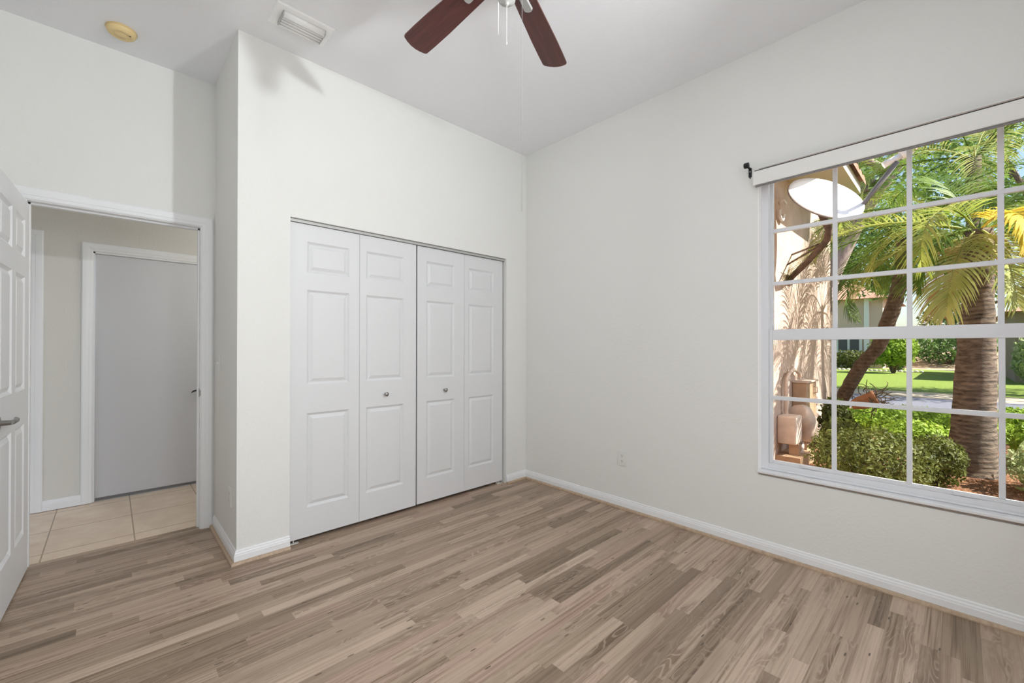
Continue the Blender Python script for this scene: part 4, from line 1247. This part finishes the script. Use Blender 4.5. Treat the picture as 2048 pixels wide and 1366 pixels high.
tree((15.0, 3.3, GZ), 8.5, 3.4, 9000, 0.16, L_TREE, M_OAKBARK, 'pale-barked tree leaning out behind the end of the wing', 71,
     trunk=[(15, 3.4, GZ - 0.1), (15, 3.0, 2.0), (15, 2.45, 3.6), (15, 1.9, 4.9), (15, 1.2, 6.0), (15, 0.3, 7.2)], cz=6.4)
tree((19.6, -2.6, GZ), 10.0, 4.2, 10000, 0.20, L_TREE, M_DARKBARK, 'broad green tree on the near edge of the lawn at the right', 72, cz=6.2)
tree((24.0, 4.3, GZ), 11.0, 4.0, 9000, 0.22, L_TREED, M_DARKBARK, 'dark green tree on the lawn before the pink house', 73, cz=7.2)
tree((48.0, -3.5, GZ + 0.8), 12.0, 5.0, 9000, 0.36, L_TREED, M_DARKBARK, 'far wide tree at the top of the dry bank', 74, cz=6.4)
tree((58.0, 8.0, GZ + 1), 14.0, 6.5, 8000, 0.38, L_TREE, M_DARKBARK, 'far pale green tree behind the pink house', 75, cz=7)
tree((50.0, -17.0, GZ + 1), 12.0, 6.5, 7000, 0.38, L_TREED, M_DARKBARK, 'far dark tree behind the tan house', 76, cz=6.5)
tree((21.5, -11.5, GZ), 9.5, 4.0, 6000, 0.24, L_TREE, M_DARKBARK, 'green tree farther right on the lawn', 77, cz=6.0)

def bush(name, base, rx, ry, h, n, size, mat, label, seed, group='shrubs outside the window', cat='shrub', trunk=False, z0=0.0):
    root = empty(name, base, label, cat, group)
    bx, by, bz = base
    rr = random.Random(seed)
    mb = MB()
    for _ in range(n):
        d = Vector((rr.gauss(0, 1), rr.gauss(0, 1), rr.gauss(0, 1))).normalized()
        k = rr.random() ** 0.30
        lump = 1 + 0.22 * mnoise.noise((d.x * 2.3 + seed, d.y * 2.3, d.z * 2.3))
        q = Vector((bx + d.x * rx * k * lump, by + d.y * ry * k * lump, bz + z0 + (h - z0) * 0.5 * (1 + d.z * k * lump)))
        if q.z < bz - 0.01:
            continue
        nv = (d + Vector((rr.gauss(0, .6), rr.gauss(0, .6), rr.gauss(0, .6)))).normalized()
        a = nv.cross(Vector((rr.gauss(0, 1), rr.gauss(0, 1), rr.gauss(0, 1)))).normalized()
        w = nv.cross(a)
        s = size * rr.uniform(0.6, 1.35)
        mb.add([q - a * s * 0.5, q + w * s * 0.25 + nv * s * 0.06, q + a * s * 0.5, q - w * s * 0.25 + nv * s * 0.06], [(0, 1, 2, 3)])
    mb.build('foliage', mat, root, base)
    st = MB()
    for i in range(7):
        a = rr.uniform(0, 2 * PI)
        e = Vector((bx + rx * 0.6 * math.cos(a), by + ry * 0.6 * math.sin(a), bz + h * rr.uniform(0.5, 0.8)))
        st.tube([(bx + rr.uniform(-.05, .05), by + rr.uniform(-.05, .05), bz - 0.03), Vector((bx, by, bz)).lerp(e, 0.5), e], [max(0.012, 0.03 * h), 0.01 * max(1, h), 0.004], n=5)
    st.build('stems', M_DARKBARK, root, base)
    return root

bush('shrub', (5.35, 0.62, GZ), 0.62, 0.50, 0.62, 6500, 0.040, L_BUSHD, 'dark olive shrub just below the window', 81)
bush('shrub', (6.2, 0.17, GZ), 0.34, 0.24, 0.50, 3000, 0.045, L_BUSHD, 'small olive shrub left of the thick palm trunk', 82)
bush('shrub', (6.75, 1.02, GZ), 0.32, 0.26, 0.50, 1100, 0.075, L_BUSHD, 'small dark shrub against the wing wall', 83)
bush('shrub', (9.25, 0.98, GZ), 0.58, 0.50, 0.40, 2400, 0.085, L_BUSH, 'bright green shrub under the leaning palm', 84)
bush('shrub', (9.1, -0.08, GZ), 0.62, 0.50, 0.40, 2600, 0.085, L_BUSH, 'bright green shrub behind the thick palm trunk', 85)
bush('shrub', (8.0, -0.76, GZ), 0.45, 0.38, 0.54, 2200, 0.085, L_BUSH, 'bright green shrub right of the thick palm trunk', 86)
bush('shrub', (6.5, -0.60, GZ), 0.45, 0.30, 0.50, 1300, 0.07, L_BUSHP, 'pale flowering shrub low at the right of the window', 87)
bush('shrub', (9.6, -1.6, GZ), 0.9, 0.8, 0.75, 2200, 0.09, L_BUSH, 'larger green shrub beyond the right edge of the mulch bed', 88)
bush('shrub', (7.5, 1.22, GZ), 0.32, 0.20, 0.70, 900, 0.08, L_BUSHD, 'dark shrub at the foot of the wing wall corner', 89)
bush('shrub', (10.3, 0.50, GZ), 0.55, 0.62, 0.36, 2200, 0.085, L_BUSH, 'bright green shrub filling the bed edge before the road', 97)
bush('shrub', (10.9, -0.66, GZ), 0.45, 0.45, 0.40, 2000, 0.085, L_BUSH, 'bright green shrub on the bed edge right of the thick trunk', 98)
bush('shrub', (7.75, 0.42, GZ), 0.42, 0.40, 0.44, 1700, 0.075, L_BUSH, 'low bright green shrub between the olive shrub and thick trunk', 99)
# across the road
FG = 'shrubs across the road'
bush('round_tree', (31.5, 2.55, GZ), 1.15, 1.05, 2.3, 2600, 0.22, L_BUSH, 'rounded bright green tree on the far lawn edge', 91, FG, 'tree', z0=0.35)
bush('hedge', (36.0, 5.0, GZ), 0.7, 1.6, 1.25, 1800, 0.18, L_BUSHD, 'dark clipped hedge under the pink house window', 92, FG, 'hedge')
bush('flowering_shrub', (35.9, 2.72, GZ), 0.5, 0.45, 1.5, 700, 0.16, L_RED, 'russet shrub beside the pink house', 93, FG)
bush('column_shrub', (34.2, 2.5, GZ), 0.4, 0.32, 1.45, 800, 0.14, L_TREED, 'narrow dark upright shrub before the pink house', 94, FG)
bush('shrub', (25.6, -1.95, GZ), 0.7, 0.6, 1.9, 1400, 0.2, L_BUSHP, 'white-flowered shrub before the tan house', 95, FG)
bush('shrub', (41.0, 0.6, GZ + 0.3), 2.0, 2.6, 2.6, 1800, 0.30, L_TREED, 'dark thicket at the back of the dry bank', 96, FG)
# edging stones along the far side of the lawn
rr = random.Random(5)
sg = MB()
for i in range(26):
    y = 1.5 + i * 0.22
    b = MB()
    x = 33.4 + rr.uniform(-.15, .15)
    s = rr.uniform(0.075, 0.10)
    c = Vector((x, y, GZ + s * 0.5))
    b.lathe(c, (0, 0, 1), [(0, -s), (s * 0.9, -s * 0.7), (s * 1.15, 0), (s * 0.8, s * 0.6), (0, s * 0.75)], n=7, smooth=False)
    b.v = [(px + 0.03 * mnoise.noise((px * 7, py * 7, pz * 7)), py * 1.0, pz) for px, py, pz in b.v]
    tag(b.build('edging_stone', M_STONE, None, tuple(c)), 'pale stone in the edging row on the far lawn', 'stone', 'edging stones on the far lawn')

# hanging clay pot with curly dry plant on the leaning trunk
r = empty('potted_plant', (8.25, 1.08, 0.52), 'clay pot with a curly dried plant against the leaning trunk', 'potted plant')
O = (8.25, 1.08, 0.52)
b = MB(); b.lathe((8.33, 1.16, 0.36), (0.1, -0.8, 0.35), [(0, 0), (0.06, 0.0), (0.10, 0.12), (0.115, 0.28), (0.125, 0.29), (0.125, 0.33), (0.11, 0.33), (0.10, 0.27), (0, 0.26)], n=20); b.build('pot', M_CLAY, r, O)
b = MB()
for i in range(46):
    p = Vector((8.36, 0.93, 0.47))
    d = Vector((rr.uniform(-1, 1), rr.uniform(-1.1, 0.5), rr.uniform(-0.7, 1))).normalized()
    pts = [p.copy()]
    for k in range(9):
        d = (d + Vector((rr.gauss(0, .5), rr.gauss(0, .5), rr.gauss(0, .5)))).normalized()
        p = p + d * 0.042
        pts.append(p.copy())
    b.tube(pts, [0.006] * 9 + [0.002], n=4, cap=False)
b.build('dry_twigs', M_TWIG, r, O)

# ---------------------------------------------------------------- houses across the lawn
r = empty('house', (37.5, 6.0, GZ), 'pink stucco house across the lawn at the left', 'house')
O = (37.5, 6.0, GZ)
b = MB(); b.box((37.5, 3.55, GZ - 0.1), (46, 11, 4.6)); b.build('wall', M_STUCCO2, r, O)
b = MB()
b.add([(36.9, 2.95, 4.6), (36.9, 11.6, 4.6), (46.6, 11.6, 4.6), (46.6, 2.95, 4.6), (41.7, 6.5, 6.6), (41.7, 8, 6.6)], [(0, 1, 5, 4), (1, 2, 5), (2, 3, 4, 5), (3, 0, 4), (0, 3, 2, 1)])
b.build('roof', M_TERRA, r, O)
w_ = MB(); w_.box((37.40, 4.62, 0.90), (37.50, 6.05, 2.35)); w = w_.build('window', M_FRAMEW, r, O)
b = MB(); b.box((37.37, 4.78, 1.05), (37.41, 5.28, 2.2)); b.box((37.37, 5.42, 1.05), (37.41, 5.92, 2.2)); b.build('pane', M_HOUSEGLASS, w, O)
b = MB(); b.box((37.30, 4.25, GZ), (37.5, 4.5, 4.6)); b.build('corner_trim', M_FRAMEW, r, O)

r = empty('house', (27.0, -4.0, GZ), 'tan house in shade across the lawn at the right', 'house')
O = (27.0, -4.0, GZ)
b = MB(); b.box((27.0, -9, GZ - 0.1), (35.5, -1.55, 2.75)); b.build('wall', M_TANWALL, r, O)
b = MB()
b.add([(26.6, -9.6, 2.75), (26.6, -1.2, 2.75), (35.9, -1.2, 2.75), (35.9, -9.6, 2.75), (29.5, -5.4, 4.3), (33, -5.4, 4.3)], [(0, 1, 4), (1, 2, 5, 4), (2, 3, 5), (3, 0, 4, 5), (0, 3, 2, 1)])
b.build('roof', M_TERRA, r, O)
